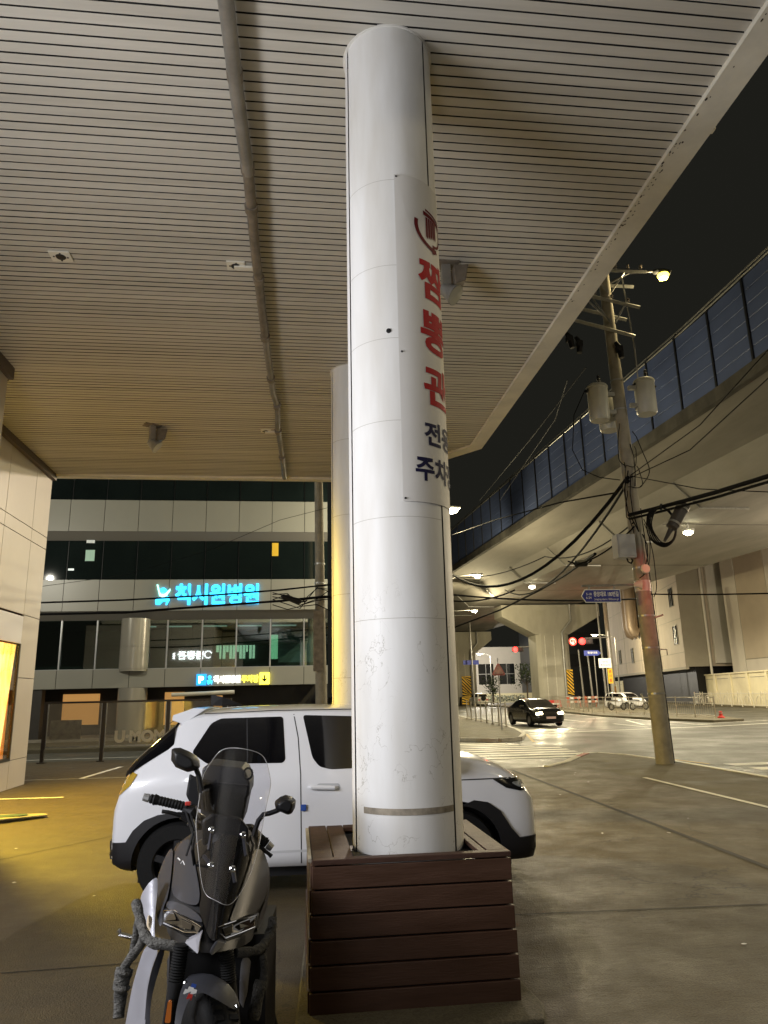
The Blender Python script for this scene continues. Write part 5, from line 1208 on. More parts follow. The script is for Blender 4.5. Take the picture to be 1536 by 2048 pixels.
v.gap([(-.325,1.50),(-.285,1.30),(-.262,1.0),(-.255,.6),(-.25,.28)], .009); v.gap([(1.0,.905),(1.40,.906),(1.73,.902),(1.82,.835)], .010); v.gap([(.78,.9),(.8,.74)], .007)
v.gap([(-1.12,1.52),(-.5,1.535),(.25,1.53)], .007); v.gap([(-.9,1.10),(-.87,.80),(-.85,.62)], .006); v.gap([(-1.45,1.44),(-1.30,1.53)], .006)
v.sides('sill_crease_shade', [(-.80,.375),(.68,.375),(.68,.395),(-.80,.395)], mat('car_shadow_line', (.55,.56,.58), .4), .1, .002)  # slightly darker strip paints the shade along the sill step
for sg in (-1, 1):
    fn_ = v.side(sg); p = fn_(-.06, .885, .0); s_ = sg
    mb = MB(); mb.tube([(-.195, p.y+s_*.006, .895),(-.17, p.y+s_*.032, .895),(.03, p.y+s_*.032, .885),(.055, p.y+s_*.004, .885)], [.012,.019,.019,.012], 8); hd = mb.build('door_handle', m_carw, v.t, local=True, smooth=True)
    mb = patch(rnd_poly([(-.13,.862),(.07,.855),(.085,.885),(.07,.915),(-.12,.92)], .025), fn_, .04, .0015); mb.build('handle_recess_shade', mat('recess_shade_grey', (.42,.43,.45), .4), hd, local=True, normals=False)  # flat grey patch paints the shade of a hollow behind the handle
p = v.side(-1)(-.235, .73, 0)
mb = MB(); mb.box(-.258,-.212,p.y-.022,p.y+.002,.705,.755); mb.build('door_foam', mat('foam_blue', (.02,.07,.32), .8), v.t, local=True, bevel=.005)
mb = MB(); mb.loft([[(x, -w, z),(x, 0, z+h),(x, w, z)] for x, w, h, z in ((-1.13,.012,.105,1.585),(-1.02,.04,.085,1.58),(-.84,.02,.012,1.583))]); mb.build('antenna_fin', m_black, v.t, local=True)
mb = MB(); mb.loft([[(x, y, z) for x, z in ((-1.30,1.435),(-1.40,1.47),(-1.395,1.515),(-1.22,1.572),(-1.10,1.565))] for y in (-.60,-.3,0,.3,.60)]); mb.build('spoiler', m_carw, v.t, local=True, bevel=.008)
for wx, _ in v.wheels:
    for sg in (-1, 1): v.wheel(wx, sg, .325, .21, .685, .60, 5, m_dark)
mb = MB(); mb.tube([(.93,-.78,1.06),(.95,-.86,1.07)], .03, 6); mb.loft([[(x,-.86-.0+dy,z) for x, z in ((.86,1.02),(1.0,1.03),(1.02,1.10),(.98,1.15),(.87,1.14))] for dy in (-.13,.02)]); mb.build('side_mirror', m_carw, v.t, local=True, bevel=.02)

# ---- road cars
def road_car(name, label, loc, rz, paint, L_=4.6, H=1.44, W=.9, suv=False, lights=False, group=None):
    k = H/1.44
    if suv: top = [(-L_/2,.8),(-L_/2+.06,1.1*k),(-L_/2+.2,1.38*k),(-L_/2+.5,1.42*k),(.2,1.44*k),(.7,1.3*k),(1.05,1.06*k),(1.7,.98*k),(L_/2-.12,.8),(L_/2,.6)]
    else: top = [(-2.3,.72),(-2.22,.95),(-1.9,1.03),(-1.5,1.08),(-.95,1.32),(-.4,1.43),(.1,1.43),(.5,1.34),(1.1,1.05),(1.25,.98),(1.8,.88),(2.1,.77),(2.24,.66),(2.3,.56)]
    tabs = dict(r=.33, top=top, ws=[(-L_/2,W*.78),(-L_/2+.25,W*.93),(-L_/2+.7,W),(L_/2-.7,W),(L_/2-.2,W*.92),(L_/2,W*.72)], belt=[(-L_/2,.92),(0,.95*(k if suv else 1)),(L_/2,.70)], sill=[(-L_/2,.32),(-L_/2+.4,.22),(L_/2-.3,.2),(L_/2,.24)])
    c = Car(name, label, loc, rz, L_, tabs, paint, [(-L_/2+.95,0),(L_/2-.90,0)], group, .38)
    b = .96*(k if suv else 1); r_ = 1.34*(k if suv else 1)
    if suv: c.sides('window', [(-L_/2+.35,b+.04),(-L_/2+.5,r_),(.3,r_),(.8,b+.1),(.8,b+.04)], m_tint, .1)
    else: c.sides('window', rnd_poly([(-1.45,1.0),(-.9,1.25),(-.35,1.345),(.1,1.34),(.5,1.24),(.95,.995)], .04), m_tint, .1)
    fx = W*.72
    patch([(-fx,(.99 if not suv else b+.08)),(fx,(.99 if not suv else b+.08)),(fx*.82,r_),(-fx*.82,r_)], c.end(1), .1, .008).build('windshield', m_tint, c.t, local=True, smooth=True, angle=60)
    patch([(-fx,(1.04 if not suv else b+.08)),(fx,(1.04 if not suv else b+.08)),(fx*.82,r_-.06),(-fx*.82,r_-.06)], c.end(-1), .1, .008).build('rear_glass', m_tint, c.t, local=True, smooth=True, angle=60)
    for sg in (-1, 1):
        a, d = sorted((sg*W*.45, sg*W*.84))
        patch(rnd_poly([(a,.60),(d,.60+.02),(d,.76),(a,.70)], .05), c.end(1), .06, .01).build('headlight', glow('headlight_on', (1,.85,.5), 22) if lights else mat('headlight_off', (.4,.4,.4), .1), c.t, local=True)
        patch(rnd_poly([(a,.74),(d,.74),(d,.92),(a,.90)], .04), c.end(-1), .06, .01).build('tail_light', mat('tail_red', (.3,.01,.01), .15), c.t, local=True)
        mb = MB(); mb.loft([[(x, sg*(W+dy), z) for x, z in ((.62,.95),(.75,.95),(.77,1.03),(.68,1.08),(.60,1.06))] for dy in (-.06,.14)]); mb.build('side_mirror', paint, c.t, local=True, bevel=.02)
    mb = patch([(-.36,.46),(.36,.46),(.42,.56),(-.42,.56)], c.end(1), .1, .008); mb.build('grille', m_black, c.t, local=True)
    mb = patch([(-.7,.24),(.7,.24),(.6,.36),(-.6,.36)], c.end(1), .1, .008); mb.build('lower_intake', m_black, c.t, local=True)
    mb = patch([(-.26,.40),(.26,.40),(.26,.51),(-.26,.51)], c.end(1), .1, .02); mb.build('number_plate', mat('plate_pale', (.7,.5,.5), .5), c.t, local=True)
    mb = patch([(-.26,.60),(.26,.60),(.26,.71),(-.26,.71)], c.end(-1), .1, .02); mb.build('number_plate', m_bwhite, c.t, local=True)
    for wx, _ in c.wheels:
        for sg in (-1, 1): c.wheel(wx, sg, .33, .21, W-.13, .66, 8)
    return c
m_sed = mat('sedan_dark', (.016,.015,.014), .22, coat=.7)
sd = road_car('sedan_car', 'dark sedan with lit headlights waiting at the stop line', (12.95, 40.1, -.12), -pi/2+.06, m_sed, lights=True)
for sg in (-.55, .55): lamp('headlight_beam', (12.9+sg, 37.6, .58), (1,.85,.5), 220, 'SPOT', .06, (11.9+sg, 24, -.3), radians(60), .7)
wc = road_car('parked_car', 'white car parked behind the motorcycles beside the median fence', (30.2, 66.5, -.12), -pi/2+.25, m_carw, 4.3, 1.55, .88, True)
fs = road_car('off_road_car', 'white boxy car seen from behind far down the road', (25.6, 104, -.12), pi/2+.1, mat('far_car_white', (.6,.58,.5), .4), 4.0, 1.75, .9, True)
mb = MB(); mb.lathe([(.0,0),(.16,.02),(.18,.0),(.34,.0),(.36,.08),(.34,.18),(0,.18)], (-2.0,0,1.05), (-1,0,0), 24); mb.build('spare_wheel', m_rubber, fs.t, local=True, smooth=True)
rc = road_car('sedan_car', 'dark red car half hidden right of the striped pier', (33.4, 92, -.12), -pi/2, mat('car_red', (.16,.012,.015), .25, coat=.6))

# ---- parked motorcycles
def motorcycle(x, y, rz, label):
    t = thing('motorcycle', label, 'motorcycle', (x, y, 0), rz, 'motorcycles parked by the median fence')
    for wx in (-.65, .68):
        mb = MB(); mb.lathe([(.20,-.05),(.29,-.05),(.31,0),(.29,.05),(.20,.05)], (wx,0,.31), (0,1,0), 24); w_ = mb.build('wheel', m_rubber, t, local=True)
        mb = MB(); mb.lathe([(.2,-.03),(.2,.03)], (wx,0,.31), (0,1,0), 24)
        for q in range(6): mb.obox((wx,0,.31), (.03,.03,.4), Matrix.Rotation(q*pi/6, 3, 'Y'))
        mb.build('rim', m_steel, w_, local=True)
    mb = MB(); mb.loft([[(x_,-w,z0),(x_,-w*.7,z1),(x_,w*.7,z1),(x_,w,z0)] for x_, w, z0, z1 in ((-.85,.08,.70,.78),(-.5,.16,.45,.76),(0,.17,.32,.70),(.3,.18,.45,.88),(.5,.12,.6,.95))]); mb.build('body', m_carw, t, local=True, bevel=.03)
    mb = MB(); mb.loft([[(x_,-w,z),(x_,0,z+.09),(x_,w,z)] for x_, w, z in ((-.85,.1,.78),(-.4,.15,.77),(.1,.12,.72))]); mb.build('seat', m_black, t, local=True)
    mb = MB(); mb.tube([(.68,.08,.31),(.45,.08,.98)], .035, 6); mb.tube([(.68,-.08,.31),(.45,-.08,.98)], .035, 6); mb.build('fork', m_steel, t, local=True)
    mb = MB(); mb.tube([(.3,-.36,1.05),(.42,0,1.0),(.3,.36,1.05)], .02, 6); mb.build('handlebar', m_black, t, local=True)
    mb = MB(); mb.prism([(.45,-.16,.95),(.45,.16,.95),(.34,.13,1.3),(.34,-.13,1.3)], (.012,0,0)); mb.build('windshield', clear('moto_screen', (.8,.8,.8), .1), t, local=True)
    mb = MB(); mb.box(-1.05,-.7,-.18,.18,.8,1.15); mb.build('top_box', m_black, t, local=True, bevel=.03)
motorcycle(26.6, 60.2, .35, 'left parked motorcycle behind the median fence'); motorcycle(28.3, 59.8, .25, 'right parked motorcycle behind the median fence')
# ================================================================== the scooter in front
sc = thing('motor_scooter', 'dark grey maxi scooter with a tall clear windshield leaning on its stand', 'scooter', (-.30, 3.7, 0))
m_grey = mat('scooter_grey', (.032,.033,.039), .42, coat=.10, spec=.3)
m_silver = mat('scooter_silver', (.30,.30,.33), .42, .15, coat=.15)
m_gloss = mat('scooter_black_gloss', (.006,.006,.007), .12, coat=.5)
m_wrapg = mat('wrapped_bar', (.17,.165,.15), .9, var=.75, vscale=22, bump=1.0, bscale=70, stretch=(1,1,2.5))
m_amber = mat('amber_reflector', (.55,.15,.02), .2, coat=.8)
m_lens = mat('lamp_lens', (.020,.019,.017), .06, spec=.5, coat=.6)
DY = .0
def smooth_loop(P, it=2, k=.25):
    for _ in range(it):
        Q = []
        for a, b in zip(P, P[1:] + P[:1]): Q += [(a[0]*(1-k)+b[0]*k, a[1]*(1-k)+b[1]*k), (a[0]*k+b[0]*(1-k), a[1]*k+b[1]*(1-k))]
        P = Q
    return P
def idw(pts):
    def f(a, b):
        s_ = w_ = 0
        for u, v_, y in pts:
            k = 1/(((a-u)**2 + (b-v_)**2)**1.1 + 4); s_ += k*y; w_ += k
        return s_/w_
    return f
def plane_fit(pts):
    A = [[0]*3 for _ in range(3)]; b = [0]*3
    for u, v_, y in pts:
        q = (1, (u-400)/100, (v_-1900)/100)
        for i in range(3):
            b[i] += q[i]*y
            for j in range(3): A[i][j] += q[i]*q[j]
    c = Matrix(A).inverted() @ Vector(b)
    return lambda u, v_: c[0] + c[1]*(u-400)/100 + c[2]*(v_-1900)/100
def ctr(v): return 412 + (1905 - v)*.20
def fy(u, v):                                # depth of the fairing skin seen at a pixel
    d = (u - ctr(v))/100
    return 2.98 + .48*max(-.1, (1905 - v)/225) + .34*d*d
def fp(u, v, lift=0.0): return onY(u, v, fy(u, v) - lift)
def panel(name, px_, m, lift=.0, thick=.03, bev=.006, ridge=None, parent=None):
    """a fairing panel: pixel outline laid on the fairing skin, given thickness; ridge points fold it into facets"""
    if name in ('cowl_panel', 'side_panel', 'centre_panel', 'brow_panel', 'chin_panel'):
        rd = ridge or []
        def fn(a, b, l):
            k = 0
            for p, q in zip(rd, rd[1:]):
                d = Vector((q[0]-p[0], q[1]-p[1])); w_ = Vector((a-p[0], b-p[1])); t_ = max(0, min(1, w_.dot(d)/d.length_squared)); k = max(k, 1 - (w_ - d*t_).length/26)
            return fp(a, b, l + .016*max(0, k)**1.0)
        return patch(smooth_loop(px_, 2), fn, 6, lift, thick).build(name, m, parent or sc, smooth=True, angle=42)
    P = [fp(u, v, lift) for u, v in px_]; n = len(P); mb = MB(); fs = []
    bk = [p + Vector((0, thick, 0)) for p in P]
    if ridge:
        R_ = [fp(u, v, lift + .018) for u, v in ridge]; c = len(R_)
        pts = P + R_
        for i in range(n):
            j = (i+1) % n; mid = (P[i]+P[j])/2; q = min(range(c), key=lambda k: (R_[k]-mid).length); fs.append((i, j, n+q))
        for i in range(n):                   # close wedges between neighbouring fans
            a = min(range(c), key=lambda k: (R_[k]-(P[i-1]+P[i])/2).length); b = min(range(c), key=lambda k: (R_[k]-(P[i]+P[(i+1)%n])/2).length)
            if a != b: fs.append((i, n+b, n+a))
        mb.add(pts + bk, fs + [(i, n+c+i, n+c+(i+1)%n, (i+1)%n) for i in range(n)] + [[n+c+i for i in range(n)][::-1]])
    else: mb.add(P + bk, [list(range(n))] + [(i, n+i, n+(i+1)%n, (i+1)%n) for i in range(n)] + [[n+i for i in range(n)][::-1]])
    return mb.build(name, m, parent or sc, bevel=bev)
# inner body: keeps the fairing solid
rows = []
for v_, l, r in ((1660,392,500),(1690,352,520),(1730,332,534),(1790,316,533),(1840,326,520),(1880,345,498),(1905,385,450)):
    us = [l + (r-l)*i/14 for i in range(15)]
    rows.append([onY(u, v_, fy(u, v_) + .018) for u in us] + [onY(u, v_, fy(u, v_) + .30 - .1*abs(i-7)/7) for i, u in reversed(list(enumerate(us)))])
mb = MB(); mb.loft(rows, True, True); mb.build('front_body', m_black, sc, smooth=True)
panel('cowl_panel', [(349,1697),(376,1673),(384,1694),(392,1740),(401,1790),(394,1816),(340,1793),(347,1745)], m_grey, .012, ridge=[(372,1680),(370,1725),(366,1810)])
panel('brow_panel', [(338,1797),(392,1821),(410,1849),(376,1834),(329,1816)], m_grey, .016)
panel('side_panel', [(347,1690),(343,1745),(336,1795),(325,1818),(322,1866),(306,1803),(313,1760),(330,1712)], m_grey, .008, ridge=[(336,1715),(327,1765),(318,1815)])
panel('centre_panel', [(384,1690),(420,1668),(470,1668),(503,1690),(497,1724),(478,1780),(462,1822),(452,1850),(440,1880),(421,1882),(408,1850),(397,1818),(404,1788),(394,1735)], m_gloss, .006, ridge=[(446,1670),(438,1740),(431,1880)])
panel('cowl_panel', [(510,1694),(531,1704),(538,1745),(535,1787),(520,1820),(482,1835),(458,1846),(466,1822),(482,1783),(500,1730)], m_grey, .012, ridge=[(522,1700),(516,1750),(492,1835)])
panel('side_panel', [(533,1712),(541,1750),(537,1800),(526,1845),(512,1868),(521,1822),(538,1788)], m_grey, .0)
panel('headlamp_bezel', [(322,1818),(350,1818),(406,1852),(398,1872),(366,1872),(322,1850)], m_black, .010)
panel('headlamp_bezel', [(432,1852),(472,1840),(518,1828),(514,1856),(482,1872),(450,1883),(436,1870)], m_black, .010)
for P, br in (([(328,1822),(349,1821),(402,1854),(396,1866),(369,1865),(327,1846)], [((332,1826),(348,1826),(352,1840),(331,1842)),((362,1838),(384,1848),(382,1860),(364,1856))]),
          ([(436,1855),(448,1850),(472,1842),(514,1831),(510,1854),(481,1866),(451,1877),(440,1867)], [((444,1856),(466,1849),(466,1866),(450,1872)),((478,1846),(500,1838),(500,1853),(482,1858))])):
    h = panel('headlight', P, m_lens, .016, .02, .004)
    for k_ in br: panel('projector', list(k_), m_gloss, .020, .012, .004, parent=h)
    mb = MB(); mb.tube([fp(u, v_, .021) for u, v_ in P[:3]], .0022, 5); mb.tube([fp(u, v_, .021) for u, v_ in P[3:]], .0022, 5); mb.build('chrome_edge', m_chrome, h)
panel('beak_fin', [(369,1886),(391,1874),(404,1866),(399,1885),(396,1910)], m_silver, .03, .05, .004)
panel('beak_fin', [(434,1882),(452,1888),(424,1912),(418,1905)], m_grey, .03, .05, .004)
panel('chin_panel', [(330,1850),(372,1874),(400,1884),(440,1888),(480,1874),(512,1860),(500,1888),(452,1902),(410,1908),(370,1895),(340,1878)], m_black, .004, .06)
# lettering and sticker specks on the cowl
mb = MB(); mb.tube([fp(356,1716,.02),fp(361,1721,.02)], .003, 5); mb.tube([fp(362,1727,.02),fp(366,1722,.02),fp(370,1730,.02)], .003, 5); mb.build('badge', m_bwhite, sc)
# windshield: a curved clear sheet with a visible edge
wsp = [(391,1650),(394,1628),(398,1604),(401,1576),(407,1547),(425,1520),(438,1503),(453,1496),(480,1496),(512,1503),(527,1512),(535,1529),(540,1552),(542,1567),(539,1585),(533,1609),(527,1640),(523,1664),(516,1700),(504,1742),(486,1780),(466,1806),(452,1812),(430,1800),(412,1792),(403,1768),(398,1720)]
wsp = smooth_loop(wsp)
def wp(u, v, lift=0):
    d = (u - (412 + (1905-v)*.165))/75
    return onY(u, v, 3.00 + .62*(1815 - v)/320 + .13*d*d - .045 - lift)
mb = MB(); bm = bmesh.new()
def wfn(a, b, lift): return wp(a, b, lift)
patch(wsp, wfn, 12, .004, .004, mb=mb); ws_ = mb.build('windshield', clear('clear_screen', (.90,.90,.92), .012, .03, edge=.16), sc, smooth=True, angle=50)
mb = MB(); i0 = max(range(len(wsp)), key=lambda i: wsp[i][1]); wl_ = wsp[i0:] + wsp[:i0+1]; mb.tube([wp(u, v_) for u, v_ in wl_], [.0009 + .0007*max(0, min(1, (1760-v_)/90)) for u, v_ in wl_], 6); mb.build('edge_bead', mat('screen_edge', (.55,.55,.55), .2, .3), ws_)
mb = MB()
for u, v_ in ((424,1660),(487,1670),(423,1731),(466,1738)):
    mb = MB(); mb.lathe([(.013,0),(.013,.006),(.008,.009),(.006,.006),(0,.006)], wp(u, v_, .004), (0,-1,.25), 14); mb.build('bolt', m_chrome, ws_)
mb = MB()
for (a, b) in (((424,1660),(418,1700)),((487,1670),(492,1712)),((423,1731),(408,1712)),((466,1738),(470,1765))): mb.tube([wp(*a, -.01), wp(*b, -.03)], .008, 6)
mb.build('screen_bracket', m_grey, ws_)
panel('inner_screen', [(405,1660),(420,1640),(484,1640),(498,1662),(496,1700),(480,1730),(415,1728),(408,1700)], m_black, -.06, .02)
# dash, seat, top box behind the windshield
mb = MB(); mb.loft([[onY(u, v_, y) for u, v_ in ((404,1640),(424,1626),(480,1634),(498,1656),(496,1690),(404,1690))] for y in (3.50, 3.72)]); mb.build('dash', m_black, sc, bevel=.012)
BY = 4.45
bx = [(404,1536),(418,1529),(482,1536),(491,1542),(500,1567),(499,1588),(495,1595),(484,1650),(400,1650)]
mb = MB(); mb.loft([[onY(u, v_, BY) for u, v_ in bx], [onY(u, v_, BY) + Vector((0,.42,0)) for u, v_ in bx]]); tb_ = mb.build('top_box', mat('top_box_black', (.014,.014,.015), .5), sc, bevel=.014)
mb = MB(); lid = [(404,1562),(499,1570),(499,1574),(404,1567)]; mb.prism([onY(u, v_, BY-.004) for u, v_ in lid], (0,-.008,0)); mb.build('lid_seam', m_dark, tb_)
c = onY(496,1547,BY-.01); mb = MB(); mb.tube([c+Vector((.025*cos(a), 0, .03*sin(a))) for a in [i*pi/5 for i in range(11)]], .006, 6); mb.build('ring', m_black, tb_)
mb = MB(); mb.loft([[Vector((-.36+x*w, y, z)) for x, z in ((-1,h0),(-.8,h1),(.8,h1),(1,h0))] for y, w, h0, h1 in ((3.75,.10,.62,.80),(3.95,.15,.62,.80),(4.4,.17,.66,.84),(4.8,.15,.72,.92))]); mb.build('seat', m_black, sc, bevel=.02)
mb = MB(); mb.loft([[Vector((-.36+x*w, y, z)) for x, z in ((-1,h0),(-1.05,h1-.1),(-.8,h1),(.8,h1),(1.05,h1-.1),(1,h0))] for y, w, h0, h1 in ((3.5,.10,.25,.50),(3.8,.20,.24,.6),(4.3,.22,.38,.66),(4.95,.10,.62,.78))]); mb.build('tail_body', m_grey, sc, bevel=.02)
mb = MB(); w0 = onY(590,1600,3.6); mb.loft([[onY(u, v_, y) for u, v_ in ((379,1547),(396,1556),(404,1620),(384,1614),(372,1590))] for y in (4.2, 4.6)]); mb.build('side_case', m_black, sc, bevel=.01)
mb = MB(); mb.lathe([(.19,-.06),(.27,-.06),(.30,0),(.27,.06),(.19,.06)], (-.34,4.45,.30), (1,0,0), 28); rw = mb.build('rear_wheel', m_rubber, sc, smooth=True)
mb = MB(); mb.lathe([(.19,-.04),(.15,0),(0,.02)], (-.34,4.45,.30), (1,0,0), 20); mb.build('rim', m_dark, rw)
# handlebars, levers, mirrors
HYb = 3.62
def hp_(u, v_, dy=0): return onY(u, v_, HYb+dy)
mb = MB(); mb.tube([hp_(370,1614), hp_(410,1640,.05), hp_(470,1655,.05), hp_(502,1660)], .014, 8); mb.build('handlebar', m_dark, sc)
def grip(a, b, label=None):
    a, b = hp_(*a), hp_(*b); d = (b-a); mb = MB(); pts = []; rr = []
    for i in range(25): pts.append(a + d*i/24); rr.append(.0185 + (.0028 if i % 2 else 0) + (.004 if i in (3,4,24) else 0))
    mb.tube(pts, rr, 12); g = mb.build('grip', m_rubber, sc, smooth=True)
    mb = MB(); mb.tube([a - d.normalized()*.03, a - d.normalized()*.004], [.016,.019], 10); mb.build('bar_end', m_steel, g)
grip((300,1597),(374,1614)); grip((534,1688),(502,1661))
mb = MB(); mb.tube([hp_(324,1623,-.03), hp_(336,1624,-.03), hp_(362,1631,-.02), hp_(378,1640)], [.009,.008,.010,.012], 8); mb.build('brake_lever', m_black, sc)
mb = MB(); mb.tube([hp_(543,1713,-.02), hp_(538,1708,-.02), hp_(517,1692,-.01), hp_(504,1676)], [.010,.008,.010,.012], 8); mb.build('brake_lever', m_black, sc)
mb = MB(); c = hp_(378,1628); mb.tube([hp_(366,1618), hp_(384,1622), hp_(392,1640)], [.02,.03,.022], 10); mb.tube([hp_(362,1632,-.02), hp_(384,1640,-.01), hp_(378,1650)], [.014,.02,.012], 8); mb.build('switch_clamp', m_dark, sc)
mb = MB(); c = hp_(376,1607,-.02); mb.box(c.x-.012,c.x+.012,c.y-.01,c.y+.01,c.z-.008,c.z+.008); mb.build('kill_switch', m_red, sc, bevel=.003)
mb = MB(); mb.tube([hp_(500,1660), hp_(512,1672), hp_(508,1690)], [.026,.03,.02], 10); mb.build('switch_clamp', m_dark, sc)
def mirror(px_, stem, cx_, cy_):
    mb = MB(); f = [onY(u, v_, 3.48) for u, v_ in px_]; c = sum(f, Vector())/len(f)
    k = [c + (p-c)*.62 + Vector((0,-.055,0)) for p in f]; b = [p + Vector((0,.03,0)) for p in f]
    mb.loft([k, [p+Vector((0,-.012,0)) for p in f], b]); o = mb.build('mirror', m_black, sc, smooth=True, bevel=.006, angle=60)
    mb = MB(); mb.tube([onY(u, v_, 3.5) for u, v_ in stem], [.011]*len(stem), 8); mb.build('stem', m_black, o, smooth=True)
mirror([(344,1497),(359,1496),(378,1504),(391,1512),(398,1522),(399,1536),(392,1540),(376,1544),(352,1534),(343,1520)], [(392,1538),(398,1552),(403,1575),(408,1620)], 0, 0)
mirror([(549,1604),(560,1595),(571,1591),(583,1594),(592,1601),(590,1615),(584,1626),(576,1629),(552,1619)], [(560,1618),(552,1622),(538,1627),(527,1629),(517,1641),(512,1655),(507,1672)], 0, 0)
for P_ in (((380,1626,3.6),(392,1660,3.5),(384,1700,3.42),(392,1760,3.5)), ((372,1624,3.6),(386,1668,3.52),(372,1712,3.5)), ((498,1664,3.6),(506,1690,3.5),(500,1720,3.46))):
    mb = MB(); A_ = [onY(*p) for p in P_]; mb.tube([A_[0]] + [a.lerp(b, t_) for a, b in zip(A_, A_[1:]) for t_ in (.33,.67,1)], .0055, 6); mb.build('cable', m_black, sc, smooth=True)
# leg shields
def plate3(name, pts, m, thick=.03, bev=.006, label=None):
    f = plane_fit(pts); us = [p[0] for p in pts]; um, uw = (min(us)+max(us))/2, (max(us)-min(us))/2
    def fn(a, b, l): return onY(a, b, f(a, b) + .03*((a-um)/uw)**2 - l)
    return patch(smooth_loop([p[:2] for p in pts], 2, .2), fn, 9, .004, thick).build(name, m, sc, smooth=True, angle=45)
plate3('leg_shield', [(291,1886,3.35),(319,1897,3.28),(302,1940,3.28),(294,1985,3.28),(288,2090,3.3),(240,2110,3.4),(254,2030,3.42),(266,1965,3.42)], m_silver, .05)
plate3('leg_shield_edge', [(319,1897,3.27),(334,1890,3.27),(300,2000,3.27),(300,2095,3.27),(286,2092,3.29),(293,1985,3.27),(303,1940,3.27)], m_grey, .04)
plate3('leg_shield', [(482,1914,3.28),(502,1916,3.32),(505,1960,3.36),(512,2090,3.4),(480,2090,3.34),(478,1990,3.3)], m_silver, .05)
plate3('side_cover', [(278,1795,3.6),(300,1762,3.6),(318,1752,3.55),(308,1850,3.5),(312,1890,3.45),(286,1870,3.5)], m_silver, .06)
plate3('sticker', [(296,1828,3.40),(306,1836,3.39),(300,1866,3.38),(292,1850,3.39)], mat('pale_sticker', (.6,.5,.35), .4), .01, .001)
mb = MB(); mb.loft([[Vector((-.30+x*w, y, z)) for x, z in ((-1,.12),(-1,.72),(1,.72),(1,.12))] for y, w in ((3.33,.19),(3.75,.22))]); mb.build('leg_well', m_black, sc)
# fork, front wheel, mudguard
FX = onY(400, 1990, 2.98).x
WC = Vector((FX + .01, 3.05, .312))
mb = MB(); prof = [(.195,-.05),(.22,-.062),(.27,-.058),(.298,-.03),(.306,0),(.298,.03),(.27,.058),(.22,.062),(.195,.05)]
axw = Vector((.91,.38,-.14)).normalized()
mb.lathe(prof, WC, axw, 40); a_ = axw.orthogonal().normalized(); b_ = axw.cross(a_)
for q in range(44):                          # tread blocks
    an = q*2*pi/44; d = a_*cos(an) + b_*sin(an)
    for s_ in (-1, 1): mb.obox(WC + d*.298 + axw*.026*s_, (.03,.022,.014), Matrix((axw, d.cross(axw), d)).transposed())
fwh = mb.build('front_wheel', m_rubber, sc, smooth=True)
mb = MB(); mb.lathe([(.188,-.045),(.178,-.03),(.178,.03),(.188,.045)], WC, axw, 36)
for q in range(10):
    an = q*2*pi/10; d = a_*cos(an) + b_*sin(an); mb.obox(WC + d*.10 + axw*.012*(1 if q % 2 else -1), (.016,.02,.17), Matrix((axw, d.cross(axw), d)).transposed())
mb.lathe([(0,-.06),(.035,-.06),(.04,0),(.035,.06),(0,.06)], WC, axw, 16); mb.build('rim', m_dark, fwh)
mb = MB(); mb.lathe([(.07,-.075),(.12,-.075),(.12,-.071),(.07,-.071)], WC, axw, 30); mb.build('brake_disc', m_steel, fwh)
mud = [(348,2060,2.98),(352,2020,2.93),(362,1979,2.90),(371,1959,2.90),(380,1949,2.91),(404,1946,2.88),(427,1949,2.91),(455,1965,2.94),(473,1988,2.98),(481,2018,3.02),(467,2019,2.99),(440,2003,2.93),(407,1985,2.86),(393,1987,2.86),(376,2001,2.88),(364,2035,2.93),(360,2062,2.97)]
def mfn(a, b, l):                             # where a sight line meets the rounded shell over the tyre
    sx, rr_ = .25, .372 + l; o_ = Vector((0,0,CAMH)) - (WC + Vector((0,0,.0))); d_ = ray(a, b)
    o_ = Vector((o_.x/sx, o_.y/rr_, o_.z/rr_)); e_ = Vector((d_.x/sx, d_.y/rr_, d_.z/rr_))
    A_, B_, C_ = e_.dot(e_), 2*o_.dot(e_), o_.dot(o_) - 1; D_ = B_*B_ - 4*A_*C_
    t_ = (-B_ - (sqrt(D_) if D_ > 0 else 0))/(2*A_)
    return Vector((0,0,CAMH)) + d_*t_
md = patch(smooth_loop([p[:2] for p in mud], 2, .2), mfn, 5, .004, .016).build('mudguard', m_grey, sc, smooth=True, angle=45)
mb = MB(); mb.lathe([(0,.004),(.008,.003),(.009,0)], mfn(371,1966,.004), (0,-1,.3), 10); mb.lathe([(0,.004),(.008,.003),(.009,0)], mfn(474,2014,.004), (0,-1,.3), 10); mb.build('bolt', m_chrome, md)
mb = MB()
for (u, v_, w, c_) in ((380,1981,.013,0),(386,1974,.012,1),(379,1994,.011,2),(372,1984,.010,0),(387,1985,.012,0)):
    c = mfn(u, v_, .008); mb.add([c+Vector((-w,0,-w*.5)),c+Vector((w*.6,0,-w)),c+Vector((w,0,w*.6)),c+Vector((-w*.3,0,w))], [(0,1,2,3)], c_)
mb.build('sticker', [m_bwhite, mat('sticker_blue', (.03,.08,.35), .4), m_red], md)
for pts, nm in (([(363,1888,3.06),(357,1930,3.06),(352,1962,3.05)], 1), ([(452,1900,3.08),(455,1935,3.08),(458,1965,3.07)], 1)):
    A, B = onY(*pts[0]), onY(*pts[-1]); mb = MB(); N_ = 26
    mb.tube([A.lerp(B, i/N_) for i in range(N_+1)], [.024 + (.005 if i % 2 else 0) for i in range(N_+1)], 14); gt = mb.build('fork_gaiter', m_rubber, sc, smooth=True)
    D = (B-A).normalized(); mb = MB(); mb.tube([B, B + D*.14], .027, 14); mb.tube([B + D*.13, Vector((B.x-.015, WC.y, WC.z))], .022, 10); mb.build('fork_tube', m_dark, gt, smooth=True)
